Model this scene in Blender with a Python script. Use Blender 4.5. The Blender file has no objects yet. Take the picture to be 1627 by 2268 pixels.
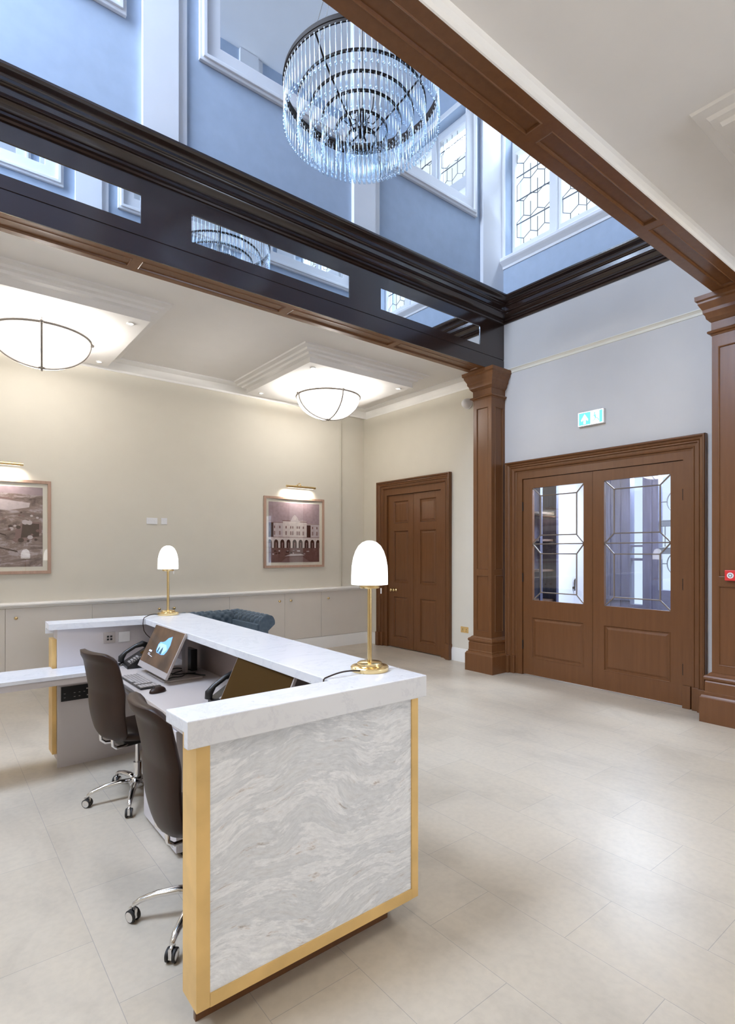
import bpy, bmesh, math, random
from mathutils import Vector, Matrix, noise
random.seed(7)
C = bpy.context.scene.collection
PI = math.pi

# ------------------------------------------------------------------ materials
def new_mat(name):
    m = bpy.data.materials.new(name); m.use_nodes = True
    nt = m.node_tree
    for n in list(nt.nodes): nt.nodes.remove(n)
    out = nt.nodes.new('ShaderNodeOutputMaterial')
    b = nt.nodes.new('ShaderNodeBsdfPrincipled')
    nt.links.new(b.outputs[0], out.inputs[0])
    return m, nt, b, out
def N(nt, t, **kw):
    n = nt.nodes.new(t)
    for k, v in kw.items():
        if k in n.inputs: n.inputs[k].default_value = v
        else: setattr(n, k, v)
    return n
def coords(nt, scale=(1, 1, 1), rot=(0, 0, 0), loc=(0, 0, 0)):
    tc = nt.nodes.new('ShaderNodeTexCoord'); mp = nt.nodes.new('ShaderNodeMapping')
    mp.inputs['Scale'].default_value = scale; mp.inputs['Rotation'].default_value = rot; mp.inputs['Location'].default_value = loc
    nt.links.new(tc.outputs['Object'], mp.inputs['Vector'])
    return mp.outputs[0]
def ramp(nt, fac, stops):
    r = nt.nodes.new('ShaderNodeValToRGB')
    e = r.color_ramp.elements
    while len(e) > 1: e.remove(e[-1])
    e[0].position = stops[0][0]; e[0].color = (*stops[0][1], 1)
    for p, c in stops[1:]:
        x = e.new(p); x.color = (*c, 1)
    nt.links.new(fac, r.inputs['Fac'])
    return r.outputs['Color']
def mixc(nt, a, b, fac, mode='MIX'):
    m = nt.nodes.new('ShaderNodeMix'); m.data_type = 'RGBA'; m.blend_type = mode
    for s, v in ((m.inputs['Factor'], fac), (m.inputs['A'], a), (m.inputs['B'], b)):
        if hasattr(v, 'type') and hasattr(v, 'links'): nt.links.new(v, s)
        elif isinstance(v, (int, float)): s.default_value = v
        else: s.default_value = (*v, 1)
    return m.outputs['Result']
def bump(nt, b, h, strength=0.1, dist=0.01):
    bp = nt.nodes.new('ShaderNodeBump'); bp.inputs['Strength'].default_value = strength; bp.inputs['Distance'].default_value = dist
    nt.links.new(h, bp.inputs['Height']); nt.links.new(bp.outputs[0], b.inputs['Normal'])
def plain(name, col, rough=0.5, metal=0.0, spec=0.5, mottled=0.012, scale=4, coat=0):
    m, nt, b, _ = new_mat(name)
    n = N(nt, 'ShaderNodeTexNoise', Scale=scale, Detail=3.0)
    nt.links.new(coords(nt), n.inputs['Vector'])
    lo = tuple(c * (1 - mottled) for c in col); hi = tuple(min(1, c * (1 + mottled)) for c in col)
    nt.links.new(ramp(nt, n.outputs['Fac'], [(0.3, lo), (0.7, hi)]), b.inputs['Base Color'])
    b.inputs['Roughness'].default_value = rough; b.inputs['Metallic'].default_value = metal
    b.inputs['Specular IOR Level'].default_value = spec
    b.inputs['Coat Weight'].default_value = coat
    return m
def wood(name, col, rough=0.3, grain=0.12, spec=0.5, axis=(9, 9, 0.7)):
    m, nt, b, _ = new_mat(name)
    n = N(nt, 'ShaderNodeTexNoise', Scale=3.0, Detail=6.0, Roughness=0.6)
    nt.links.new(coords(nt, axis), n.inputs['Vector'])
    lo = tuple(c * (1 - grain) for c in col); hi = tuple(c * (1 + grain) for c in col)
    nt.links.new(ramp(nt, n.outputs['Fac'], [(0.3, lo), (0.7, hi)]), b.inputs['Base Color'])
    b.inputs['Roughness'].default_value = rough; b.inputs['Specular IOR Level'].default_value = spec
    bump(nt, b, n.outputs['Fac'], 0.05, 0.002)
    return m
def emis(name, col, s):
    m, nt, b, out = new_mat(name)
    nt.nodes.remove(b)
    e = nt.nodes.new('ShaderNodeEmission'); e.inputs[0].default_value = (*col, 1); e.inputs[1].default_value = s
    nt.links.new(e.outputs[0], out.inputs[0]); return m
def clear(name, tint=(1, 1, 1), gloss=0.08, rough=0.02):
    m, nt, b, out = new_mat(name)
    nt.nodes.remove(b)
    t = N(nt, 'ShaderNodeBsdfTransparent'); t.inputs[0].default_value = (*tint, 1)
    g = N(nt, 'ShaderNodeBsdfGlossy'); g.inputs['Roughness'].default_value = rough
    mx = nt.nodes.new('ShaderNodeMixShader'); mx.inputs[0].default_value = gloss
    nt.links.new(t.outputs[0], mx.inputs[1]); nt.links.new(g.outputs[0], mx.inputs[2]); nt.links.new(mx.outputs[0], out.inputs[0])
    return m

M = {}
M['cream'] = plain('cream wall paint', (0.68, 0.635, 0.545), 0.75, spec=0.25)
M['grey_wall'] = plain('pale grey wall paint', (0.56, 0.535, 0.515), 0.7, spec=0.25)
M['white'] = plain('white trim paint', (0.80, 0.78, 0.75), 0.45)
M['ceiling'] = plain('ceiling paint', (0.78, 0.755, 0.73), 0.8, spec=0.2)
M['cabinet'] = plain('cabinet paint', (0.68, 0.625, 0.56), 0.5)
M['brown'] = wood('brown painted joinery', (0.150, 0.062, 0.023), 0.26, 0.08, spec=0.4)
M['shaded_brown'] = wood('brown joinery with painted shade', (0.026, 0.0125, 0.009), 0.2, 0.1, spec=0.6)  # same brown joinery; shade on the void-facing sides put into the colour
for n_ in M['shaded_brown'].node_tree.nodes:
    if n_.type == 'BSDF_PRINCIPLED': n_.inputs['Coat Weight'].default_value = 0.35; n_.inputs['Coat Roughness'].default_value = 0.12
M['blue_wall'] = plain('blue grey wall fabric', (0.42, 0.50, 0.62), 0.8, spec=0.2, mottled=0.03, scale=9)
M['upper_white'] = plain('upper white paint', (0.78, 0.78, 0.80), 0.5)
M['brass'] = plain('polished brass', (0.80, 0.60, 0.30), 0.22, 1.0)
M['gold'] = plain('brushed brass trim', (0.82, 0.55, 0.22), 0.42, 0.5, mottled=0.12, scale=5)
M['bronze'] = plain('dark bronze', (0.022, 0.015, 0.011), 0.6, 0.1, spec=0.2)
M['pewter'] = plain('pewter metal', (0.27, 0.24, 0.215), 0.45, 0.3)
M['chrome'] = plain('chrome', (0.78, 0.77, 0.77), 0.12, 1.0)
M['silver'] = plain('silver plastic', (0.52, 0.47, 0.45), 0.35, 0.3)
M['black'] = plain('black plastic', (0.012, 0.011, 0.011), 0.35)
M['rubber'] = plain('dark rubber', (0.02, 0.018, 0.017), 0.6)
M['laminate'] = plain('pale laminate', (0.60, 0.56, 0.57), 0.4)
M['desk_top'] = plain('warm grey desk laminate', (0.50, 0.44, 0.41), 0.5)
M['lining'] = plain('laminate lining with painted shade', (0.34, 0.27, 0.25), 0.6)  # pale inner lining with the shade under the counter put into its colour
M['leather'] = plain('dark brown leather', (0.026, 0.0115, 0.0065), 0.42, spec=0.3, mottled=0.12, scale=9)
M['red'] = plain('red plastic', (0.65, 0.03, 0.03), 0.35)
M['whiteplastic'] = plain('white plastic', (0.78, 0.77, 0.78), 0.35)
M['mirror'] = plain('mirror silver', (0.90, 0.93, 0.95), 0.012, 1.0, mottled=0.0)
M['lead'] = plain('lead came', (0.10, 0.11, 0.13), 0.5, 0.3)
M['doorcame'] = plain('dull lead came', (0.20, 0.16, 0.13), 0.5, 0.2)
M['shade'] = emis('lit opal shade', (1, 0.985, 0.97), 1.3)
M['bowl'] = emis('lit alabaster bowl', (1, 0.975, 0.93), 3.6)
M['spot'] = emis('lit spot lens', (1, 0.97, 0.92), 12.0)
M['strip'] = emis('lit picture strip', (1, 0.96, 0.88), 2.0)
M['window_glass'] = clear('window glass', (0.97, 0.99, 1.0), 0.05)
M['door_glass'] = clear('door glass', (0.90, 0.94, 1.0), 0.10)
M['crystal'] = clear('crystal glass', (0.80, 0.90, 0.98), 0.27, 0.12)
M['darkwood'] = wood('dark stained panelling', (0.075, 0.072, 0.11), 0.3, 0.3)
M['shelfwood'] = wood('brown shelf wood', (0.10, 0.055, 0.035), 0.4, 0.2)
M['slate'] = plain('dark slate floor', (0.12, 0.15, 0.24), 0.4, mottled=0.3)
M['frame_wood'] = wood('pinkish oak frame', (0.42, 0.27, 0.20), 0.5, 0.12)
M['mount'] = plain('cream mount board', (0.72, 0.68, 0.58), 0.35)

def mat_floor():
    m, nt, b, _ = new_mat('limestone tile floor')
    tc = nt.nodes.new('ShaderNodeTexCoord')
    sp = nt.nodes.new('ShaderNodeSeparateXYZ'); nt.links.new(tc.outputs['Object'], sp.inputs[0])
    cb = nt.nodes.new('ShaderNodeCombineXYZ')
    ay = N(nt, 'ShaderNodeMath', operation='ADD'); ay.inputs[1].default_value = 8.2 + 0.324   # crosses at 2.136 + 0.82 k
    ax = N(nt, 'ShaderNodeMath', operation='ADD'); ax.inputs[1].default_value = 3.95 * 2 - 0.145
    nt.links.new(sp.outputs['Y'], ay.inputs[0]); nt.links.new(sp.outputs['X'], ax.inputs[0])
    nt.links.new(ay.outputs[0], cb.inputs['X']); nt.links.new(ax.outputs[0], cb.inputs['Y'])
    br = N(nt, 'ShaderNodeTexBrick'); br.offset = 0.5; br.squash = 1.0
    br.inputs['Scale'].default_value = 1.0; br.inputs['Brick Width'].default_value = 0.82; br.inputs['Row Height'].default_value = 0.395
    br.inputs['Mortar Size'].default_value = 0.0016; br.inputs['Mortar Smooth'].default_value = 0.3; br.inputs['Bias'].default_value = 0.0
    br.inputs['Color1'].default_value = (0.51, 0.442, 0.352, 1); br.inputs['Color2'].default_value = (0.55, 0.482, 0.392, 1)
    br.inputs['Mortar'].default_value = (0.36, 0.32, 0.28, 1)
    nt.links.new(cb.outputs[0], br.inputs['Vector'])
    n1 = N(nt, 'ShaderNodeTexNoise', Scale=1.6, Detail=9.0, Roughness=0.62, Distortion=0.8)
    nt.links.new(coords(nt, (1.6, 0.8, 1)), n1.inputs['Vector'])
    v = ramp(nt, n1.outputs['Fac'], [(0.3, (0.86, 0.86, 0.86)), (0.5, (1, 1, 1)), (0.72, (1.07, 1.06, 1.04))])
    c = mixc(nt, br.outputs['Color'], v, 1.0, 'MULTIPLY')
    n2 = N(nt, 'ShaderNodeTexNoise', Scale=30.0, Detail=6.0)
    nt.links.new(coords(nt), n2.inputs['Vector'])
    v2 = ramp(nt, n2.outputs['Fac'], [(0.3, (0.95, 0.95, 0.95)), (0.6, (1.02, 1.02, 1.02))])
    nt.links.new(mixc(nt, c, v2, 1.0, 'MULTIPLY'), b.inputs['Base Color'])
    b.inputs['Roughness'].default_value = 0.34; b.inputs['Specular IOR Level'].default_value = 0.4
    bump(nt, b, n2.outputs['Fac'], 0.03, 0.002)
    return m
M['floor'] = mat_floor()
def mat_quartz():
    m, nt, b, _ = new_mat('white veined quartz')
    n = N(nt, 'ShaderNodeTexNoise', Scale=2.2, Detail=8.0, Roughness=0.7, Distortion=1.6)
    nt.links.new(coords(nt), n.inputs['Vector'])
    c1 = ramp(nt, n.outputs['Fac'], [(0.0, (0.74, 0.74, 0.76)), (0.47, (0.74, 0.74, 0.76)), (0.5, (0.68, 0.68, 0.71)), (0.53, (0.74, 0.74, 0.76)), (1, (0.76, 0.76, 0.77))])
    n2 = N(nt, 'ShaderNodeTexNoise', Scale=9.0, Detail=7.0, Roughness=0.65, Distortion=2.5)
    nt.links.new(coords(nt, loc=(3, 1, 2)), n2.inputs['Vector'])
    c2 = ramp(nt, n2.outputs['Fac'], [(0.0, (1, 1, 1)), (0.66, (1, 1, 1)), (0.72, (0.62, 0.6, 0.6)), (0.78, (0.9, 0.9, 0.9)), (1, (1, 1, 1))])
    nt.links.new(mixc(nt, c1, c2, 0.7, 'MULTIPLY'), b.inputs['Base Color'])
    b.inputs['Roughness'].default_value = 0.16
    return m
M['quartz'] = mat_quartz()
def mat_travertine():
    m, nt, b, _ = new_mat('grey veined travertine')
    base = coords(nt, (1, 1, 1), loc=(1.2, 0, 0.3))
    warp = N(nt, 'ShaderNodeTexNoise', Scale=1.5, Detail=2.0, Roughness=0.5)
    nt.links.new(base, warp.inputs['Vector'])
    add = nt.nodes.new('ShaderNodeVectorMath'); add.operation = 'MULTIPLY_ADD'
    nt.links.new(warp.outputs['Color'], add.inputs[0]); add.inputs[1].default_value = (0.10, 0.1, 0.42); nt.links.new(base, add.inputs[2])
    def layer(scale, rot, loc, sc, det, dist, stops):
        st_ = nt.nodes.new('ShaderNodeMapping'); st_.inputs['Scale'].default_value = scale; st_.inputs['Rotation'].default_value = (0, rot, 0); st_.inputs['Location'].default_value = loc
        nt.links.new(add.outputs[0], st_.inputs['Vector'])
        n = N(nt, 'ShaderNodeTexNoise', Scale=sc, Detail=det, Roughness=0.7, Distortion=dist)
        nt.links.new(st_.outputs[0], n.inputs['Vector'])
        return ramp(nt, n.outputs['Fac'], stops)
    c = layer((1.5, 1.5, 7.0), 0.14, (0, 0, 0), 2.0, 14.0, 0.0, [(0.30, (0.66, 0.65, 0.65)), (0.42, (0.72, 0.73, 0.745)), (0.47, (0.66, 0.67, 0.69)), (0.52, (0.84, 0.84, 0.85)), (0.58, (0.75, 0.755, 0.77)), (0.66, (0.88, 0.88, 0.88)), (0.75, (0.80, 0.80, 0.81))])
    c2 = layer((3.0, 3.0, 13.0), 0.14, (5, 2, 9), 2.6, 15.0, 0.0, [(0.0, (1, 1, 1)), (0.60, (1, 1, 1)), (0.645, (0.86, 0.79, 0.74)), (0.68, (0.50, 0.42, 0.37)), (0.71, (0.93, 0.9, 0.87)), (1, (1, 1, 1))])
    c3 = layer((5, 5, 18), 0.14, (1, 7, 3), 5.0, 10.0, 0.0, [(0.35, (0.88, 0.88, 0.88)), (0.6, (1.05, 1.05, 1.05))])
    nt.links.new(mixc(nt, mixc(nt, c, c2, 0.8, 'MULTIPLY'), c3, 1.0, 'MULTIPLY'), b.inputs['Base Color'])
    b.inputs['Roughness'].default_value = 0.22
    return m
M['travertine'] = mat_travertine()
def mat_velvet():
    m, nt, b, _ = new_mat('blue grey velvet')
    n = N(nt, 'ShaderNodeTexNoise', Scale=25.0, Detail=4.0); nt.links.new(coords(nt), n.inputs['Vector'])
    nt.links.new(ramp(nt, n.outputs['Fac'], [(0.3, (0.050, 0.075, 0.10)), (0.7, (0.080, 0.112, 0.145))]), b.inputs['Base Color'])
    b.inputs['Roughness'].default_value = 0.75; b.inputs['Sheen Weight'].default_value = 0.6; b.inputs['Sheen Tint'].default_value = (0.5, 0.65, 0.85, 1)
    return m
M['velvet'] = mat_velvet()
def mat_aerial():
    m, nt, b, _ = new_mat('sepia aerial landscape print')
    n = N(nt, 'ShaderNodeTexNoise', Scale=4.0, Detail=10.0, Roughness=0.7, Distortion=0.6); nt.links.new(coords(nt, (1, 1, 2.6)), n.inputs['Vector'])
    c = ramp(nt, n.outputs['Fac'], [(0.35, (0.09, 0.055, 0.05)), (0.5, (0.24, 0.17, 0.155)), (0.58, (0.42, 0.35, 0.36)), (0.7, (0.30, 0.22, 0.20))])
    nt.links.new(c, b.inputs['Base Color']); b.inputs['Roughness'].default_value = 0.1
    return m
M['aerial'] = mat_aerial()
def pm(name, c, r=0.12): return plain(name, c, r, mottled=0.1, scale=20)
M['p_sky'] = pm('print sky', (0.33, 0.245, 0.27)); M['p_stone'] = pm('print stone', (0.50, 0.42, 0.43)); M['p_dark'] = pm('print dark', (0.045, 0.018, 0.015))
M['p_mid'] = pm('print mid tone', (0.20, 0.115, 0.11)); M['p_lawn'] = pm('print garden', (0.15, 0.075, 0.07)); M['p_light'] = pm('print light', (0.60, 0.52, 0.50))
def mat_screen():
    m, nt, b, out = new_mat('lit screen')
    nt.nodes.remove(b)
    e = nt.nodes.new('ShaderNodeEmission')
    n = N(nt, 'ShaderNodeTexNoise', Scale=5.0, Detail=5.0); nt.links.new(coords(nt, loc=(2, 0, 0)), n.inputs['Vector'])
    c = ramp(nt, n.outputs['Fac'], [(0.35, (0.045, 0.033, 0.026)), (0.6, (0.085, 0.055, 0.038)), (0.75, (0.12, 0.08, 0.055))])
    nt.links.new(c, e.inputs[0]); e.inputs[1].default_value = 1.0
    g = N(nt, 'ShaderNodeBsdfGlossy'); g.inputs['Roughness'].default_value = 0.15
    mx = nt.nodes.new('ShaderNodeMixShader'); mx.inputs[0].default_value = 0.07
    nt.links.new(e.outputs[0], mx.inputs[1]); nt.links.new(g.outputs[0], mx.inputs[2]); nt.links.new(mx.outputs[0], out.inputs[0])
    return m
M['screen'] = mat_screen()
M['screen_sky'] = emis('screen sky blue', (0.16, 0.36, 0.85), 0.9)
M['screen_cloud'] = emis('screen light blue', (0.34, 0.52, 0.85), 0.8)
M['screen_rock'] = emis('screen rock', (0.05, 0.09, 0.13), 0.8)
M['screen_text'] = emis('screen text', (0.55, 0.6, 0.8), 0.7)
M['dead_screen'] = plain('switched off screen', (0.055, 0.028, 0.007), 0.55, spec=0.05)
M['exit_green'] = emis('lit exit green', (0.10, 0.85, 0.70), 1.1)
M['exit_white'] = emis('lit exit white', (0.9, 1.0, 0.98), 1.5)

# ------------------------------------------------------------------ mesh helpers
class MB:
    def __init__(s): s.bm = bmesh.new(); s.mats = []
    def mi(s, m):
        if m is None: return 0
        if m not in s.mats: s.mats.append(m)
        return s.mats.index(m)
    def verts(s, pts): return [s.bm.verts.new(p) for p in pts]
    def face(s, vs, m=None):
        try: f = s.bm.faces.new(vs)
        except ValueError: return None
        f.material_index = s.mi(m); return f
    def poly(s, pts, m=None): return s.face(s.verts(pts), m)
    def box(s, x0, x1, y0, y1, z0, z1, m=None, T=None):
        p = [(x, y, z) for z in (z0, z1) for y in (y0, y1) for x in (x0, x1)]
        if T: p = [T @ Vector(q) for q in p]
        v = s.verts(p)
        for f in ((0, 2, 3, 1), (4, 5, 7, 6), (0, 1, 5, 4), (2, 6, 7, 3), (0, 4, 6, 2), (1, 3, 7, 5)):
            s.face([v[i] for i in f], m)
        return s
    def prism(s, pts, f0, f1, m=None):
        """pts 2D list; f0,f1 map 2D->3D for the two ends"""
        a = s.verts([f0(*p) for p in pts]); b = s.verts([f1(*p) for p in pts])
        n = len(pts)
        s.face(a[::-1], m); s.face(b, m)
        for i in range(n): s.face([a[i], a[(i + 1) % n], b[(i + 1) % n], b[i]], m)
        return s
    def lathe(s, prof, c=(0, 0, 0), seg=32, T=None, m=None, a0=0, a1=2 * PI):
        full = abs(a1 - a0 - 2 * PI) < 1e-6
        rings = []
        k = seg if full else seg + 1
        for r, z in prof:
            if r < 1e-6:
                p = Vector((c[0], c[1], c[2] + z)); rings.append([s.bm.verts.new(T @ p if T else p)])
            else:
                ring = []
                for i in range(k):
                    a = a0 + (a1 - a0) * i / seg
                    p = Vector((c[0] + r * math.cos(a), c[1] + r * math.sin(a), c[2] + z)); ring.append(s.bm.verts.new(T @ p if T else p))
                rings.append(ring)
        for A, B in zip(rings, rings[1:]):
            if len(A) == 1 and len(B) == 1: continue
            for i in range(seg):
                j = (i + 1) % k
                if len(A) == 1: s.face([A[0], B[i], B[j]], m)
                elif len(B) == 1: s.face([A[i], B[0], A[j]][::-1], m)
                else: s.face([A[i], A[j], B[j], B[i]], m)
        return s
    def tube(s, pts, r, seg=8, m=None, closed=False, flat=None):
        pts = [Vector(p) for p in pts]; n = len(pts); rings = []
        up = Vector((0, 0, 1)); prev = None
        for i, p in enumerate(pts):
            if closed: t = pts[(i + 1) % n] - pts[i - 1]
            else: t = pts[min(i + 1, n - 1)] - pts[max(i - 1, 0)]
            t.normalize()
            if prev is None:
                a = t.cross(up)
                if a.length < 1e-3: a = t.cross(Vector((1, 0, 0)))
            else:
                a = prev - t * prev.dot(t)
            a.normalize(); prev = a; b = t.cross(a)
            rr = r[i] if isinstance(r, (list, tuple)) else r
            fl = flat if flat else 1.0
            rings.append([s.bm.verts.new(p + (a * math.cos(2 * PI * k / seg) + b * math.sin(2 * PI * k / seg) * fl) * rr) for k in range(seg)])
        m_ = range(n if closed else n - 1)
        for i in m_:
            A, B = rings[i], rings[(i + 1) % n]
            for k in range(seg): s.face([A[k], A[(k + 1) % seg], B[(k + 1) % seg], B[k]], m)
        if not closed: s.face(rings[0][::-1], m); s.face(rings[-1], m)
        return s
    def sphere(s, c, r, seg=16, m=None, sq=(1, 1, 1)):
        prof = [(math.sin(PI * i / (seg // 2)), -math.cos(PI * i / (seg // 2))) for i in range(seg // 2 + 1)]
        T = Matrix.Translation(c) @ Matrix.Diagonal((r * sq[0], r * sq[1], r * sq[2], 1))
        return s.lathe([(0 if p[0] < 1e-6 else p[0], p[1]) for p in prof], (0, 0, 0), seg, T, m)
    def sweep(s, prof, path, closed=False, m=None):
        """prof: (p,z) with p the outward push along each path point's mitre vector; path: (x,y,mx,my)"""
        n = len(path); k = len(prof); rings = []
        for (x, y, mx, my) in path: rings.append([s.bm.verts.new((x + p * mx, y + p * my, z)) for p, z in prof])
        for i in range(n if closed else n - 1):
            A, B = rings[i], rings[(i + 1) % n]
            for j in range(k): s.face([A[j], A[(j + 1) % k], B[(j + 1) % k], B[j]], m)
        if not closed: s.face(rings[0][::-1], m); s.face(rings[-1], m)
        return s
    def gridbox(s, P, a, b, n0, n1, holes=(), m=None):
        """slab in mapped space P(a,b,n), thickness n0..n1, with rectangular through holes"""
        A = sorted(set([a[0], a[1]] + [h[0] for h in holes] + [h[1] for h in holes])); A = [x for x in A if a[0] <= x <= a[1]]
        B = sorted(set([b[0], b[1]] + [h[2] for h in holes] + [h[3] for h in holes])); B = [x for x in B if b[0] <= x <= b[1]]
        def hole(i, j):
            if i < 0 or j < 0 or i >= len(A) - 1 or j >= len(B) - 1: return True
            ca, cb = (A[i] + A[i + 1]) / 2, (B[j] + B[j + 1]) / 2
            return any(h[0] < ca < h[1] and h[2] < cb < h[3] for h in holes)
        vd = {}
        def v(i, j, n):
            if (i, j, n) not in vd: vd[(i, j, n)] = s.bm.verts.new(P(A[i], B[j], n))
            return vd[(i, j, n)]
        for i in range(len(A) - 1):
            for j in range(len(B) - 1):
                if hole(i, j): continue
                for n in (n0, n1): s.face([v(i, j, n), v(i + 1, j, n), v(i + 1, j + 1, n), v(i, j + 1, n)], m)
                if hole(i - 1, j): s.face([v(i, j, n0), v(i, j + 1, n0), v(i, j + 1, n1), v(i, j, n1)], m)
                if hole(i + 1, j): s.face([v(i + 1, j, n0), v(i + 1, j + 1, n0), v(i + 1, j + 1, n1), v(i + 1, j, n1)], m)
                if hole(i, j - 1): s.face([v(i, j, n0), v(i + 1, j, n0), v(i + 1, j, n1), v(i, j, n1)], m)
                if hole(i, j + 1): s.face([v(i, j + 1, n0), v(i + 1, j + 1, n0), v(i + 1, j + 1, n1), v(i, j + 1, n1)], m)
        return s
    def panelled(s, P, a, b, thick, panels, depth=0.012, bev=0.014, field=None, holes=(), m=None):
        """face at n=0 with recessed panels, slab behind to n=-thick"""
        s.gridbox(P, a, b, -thick, 0, list(panels) + list(holes), m)
        for (p0, p1, q0, q1) in panels:
            def ring(i, n): return s.verts([P(p0 + i, q0 + i, n), P(p1 - i, q0 + i, n), P(p1 - i, q1 - i, n), P(p0 + i, q1 - i, n)])
            lv = [ring(0, 0.0), ring(0.004, 0.004), ring(0.010, 0.002), ring(bev, -depth)]
            if field: lv += [ring(bev + 0.012, -depth), ring(bev + 0.012 + field, -0.003), ring(bev + 0.016 + field, -0.002)]
            for R1, R2 in zip(lv, lv[1:]):
                for i in range(4): s.face([R1[i], R1[(i + 1) % 4], R2[(i + 1) % 4], R2[i]], m)
            s.face(lv[-1], m)
        return s
    def build(s, name, mat, parent=None, smooth=False, bevel=0, seg=2, recalc=True, auto=None, **props):
        if recalc: bmesh.ops.recalc_face_normals(s.bm, faces=s.bm.faces)
        me = bpy.data.meshes.new(name); s.bm.to_mesh(me); s.bm.free()
        for x in (s.mats if s.mats else [mat]): me.materials.append(x)
        if smooth:
            for p in me.polygons: p.use_smooth = True
        if auto is not None:
            me.polygons.foreach_set('use_smooth', [True] * len(me.polygons))
            me.set_sharp_from_angle(angle=math.radians(auto))
        o = bpy.data.objects.new(name, me); C.objects.link(o)
        if parent: o.parent = parent
        if bevel:
            bv = o.modifiers.new('bevel', 'BEVEL'); bv.width = bevel; bv.segments = seg; bv.limit_method = 'ANGLE'; bv.angle_limit = math.radians(40)
        for k, v in props.items(): o[k] = v
        return o
def thing(name, label, cat, loc=(0, 0, 0), rot=(0, 0, 0), group=None, kind=None):
    o = bpy.data.objects.new(name, None); C.objects.link(o); o.location = loc; o.rotation_euler = rot
    o.empty_display_size = 0.05
    o['label'] = label; o['category'] = cat
    if group: o['group'] = group
    if kind: o['kind'] = kind
    return o
def st(o, label, cat):
    o['kind'] = 'structure'; o['label'] = label; o['category'] = cat; return o
def tag(o, label, cat, group=None):
    o['label'] = label; o['category'] = cat
    if group: o['group'] = group
    return o
def copy_tree(o, parent=None):
    c = o.copy(); C.objects.link(c)
    if parent: c.parent = parent
    for ch in [x for x in bpy.data.objects if x.parent == o]: copy_tree(ch, c)
    return c

# ------------------------------------------------------------------ room numbers (metres)
XW = 6.22          # face of the entrance wall
YB = 7.86          # face of the picture wall
YA = 4.79          # face of the far mirrored beam towards the light well
YN = 2.058         # face of the near beam towards the light well
ZS = 4.12          # soffit height
ZC = 4.20          # lower ceilings
XL, YL = -4.2, -4.2   # walls behind / left of the camera
ZT = 9.2
PX = lambda X0: (lambda a, b, n: (X0 - n, a, b))      # faces -X
PY = lambda Y0: (lambda a, b, n: (a, Y0 - n, b))      # faces -Y
PYp = lambda Y0: (lambda a, b, n: (a, Y0 + n, b))     # faces +Y
PZ = lambda Z0: (lambda a, b, n: (a, b, Z0 - n))      # faces down

# floor
st(MB().box(XL, 9.0, YL, 8.3, -0.1, 0).build('floor', M['floor']), 'pale limestone tiles laid in staggered rows across the lobby', 'floor')
# entrance wall, lower part, with double door opening and single door opening
b = MB(); b.gridbox(PX(XW), (YL, 8.3), (0, 4.85), -0.22, 0, [(2.34, 4.63, 0, 2.74), (5.86, 7.40, 0, 2.76)])
st(b.build('wall_right', M['grey_wall']), 'pale grey entrance wall with the double doors', 'wall')
# the end bay of the same wall behind the column is painted the cream of the back room
b = MB(); b.gridbox(PX(XW - 0.004), (5.09, 8.0), (0, 4.25), 0, 0.004, [(5.86, 7.40, 0, 2.76)])
st(b.build('wall_right_bay', M['cream']), 'cream wall bay round the six panel door', 'wall')
b = MB()
b.box(XL, 5.62, YB, 8.3, 0, 4.25)
b.prism([(5.62, YB), (5.66, YB + 0.006), (5.69, YB + 0.03), (5.70, YB + 0.07), (5.70, 8.3), (5.62, 8.3)], lambda x, y: (x, y, 0), lambda x, y: (x, y, 4.25))
b.box(5.70, XW, 7.93, 8.3, 0, 4.25)
st(b.build('wall_back', M['cream'], auto=30), 'cream picture wall behind the reception desk', 'wall')
st(MB().box(XL - 0.2, XL, YL, 8.3, 0, ZT).build('wall_left', M['cream']), 'cream wall closing the lobby on the left', 'wall')
st(MB().box(XL, XW + .2, YL - 0.2, YL, 0, 4.3).build('wall_front', M['cream']), 'cream wall behind the camera', 'wall')
# lower ceilings
st(MB().box(XL, XW, 5.08, 8.3, ZC, ZC + 0.12).build('ceiling', M['ceiling']), 'white plaster ceiling over the picture wall bay', 'ceiling')
st(MB().box(XL, XW, YL, 1.80, ZC, ZC + 0.12).build('ceiling_near', M['ceiling']), 'white plaster ceiling over the near bay', 'ceiling')
# light well walls
b = MB(); b.box(XL, XW + 0.3, 4.85, 5.05, 4.80, ZT)
st(b.build('wall_upper_back', M['blue_wall']), 'blue grey upper wall of the light well with the big mirrors', 'wall')
b = MB(); b.box(XL, XW + 0.3, 1.80, 2.0, 4.80, ZT)
st(b.build('wall_upper_front', M['blue_wall']), 'blue grey upper wall opposite, above the near beam', 'wall')
st(MB().box(XL, XW + 0.6, 1.8, 5.05, ZT, ZT + 0.1).build('ceiling_upper', M['upper_white']), 'high white ceiling of the light well', 'ceiling')
b = MB(); b.gridbox(PX(XW), (1.80, 5.05), (4.85, ZT), -0.40, 0, [(2.06, 4.79, 5.68, 8.35)])
st(b.build('wall_upper_right', M['blue_wall']), 'upper entrance wall pierced by the leaded window', 'wall')

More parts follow.
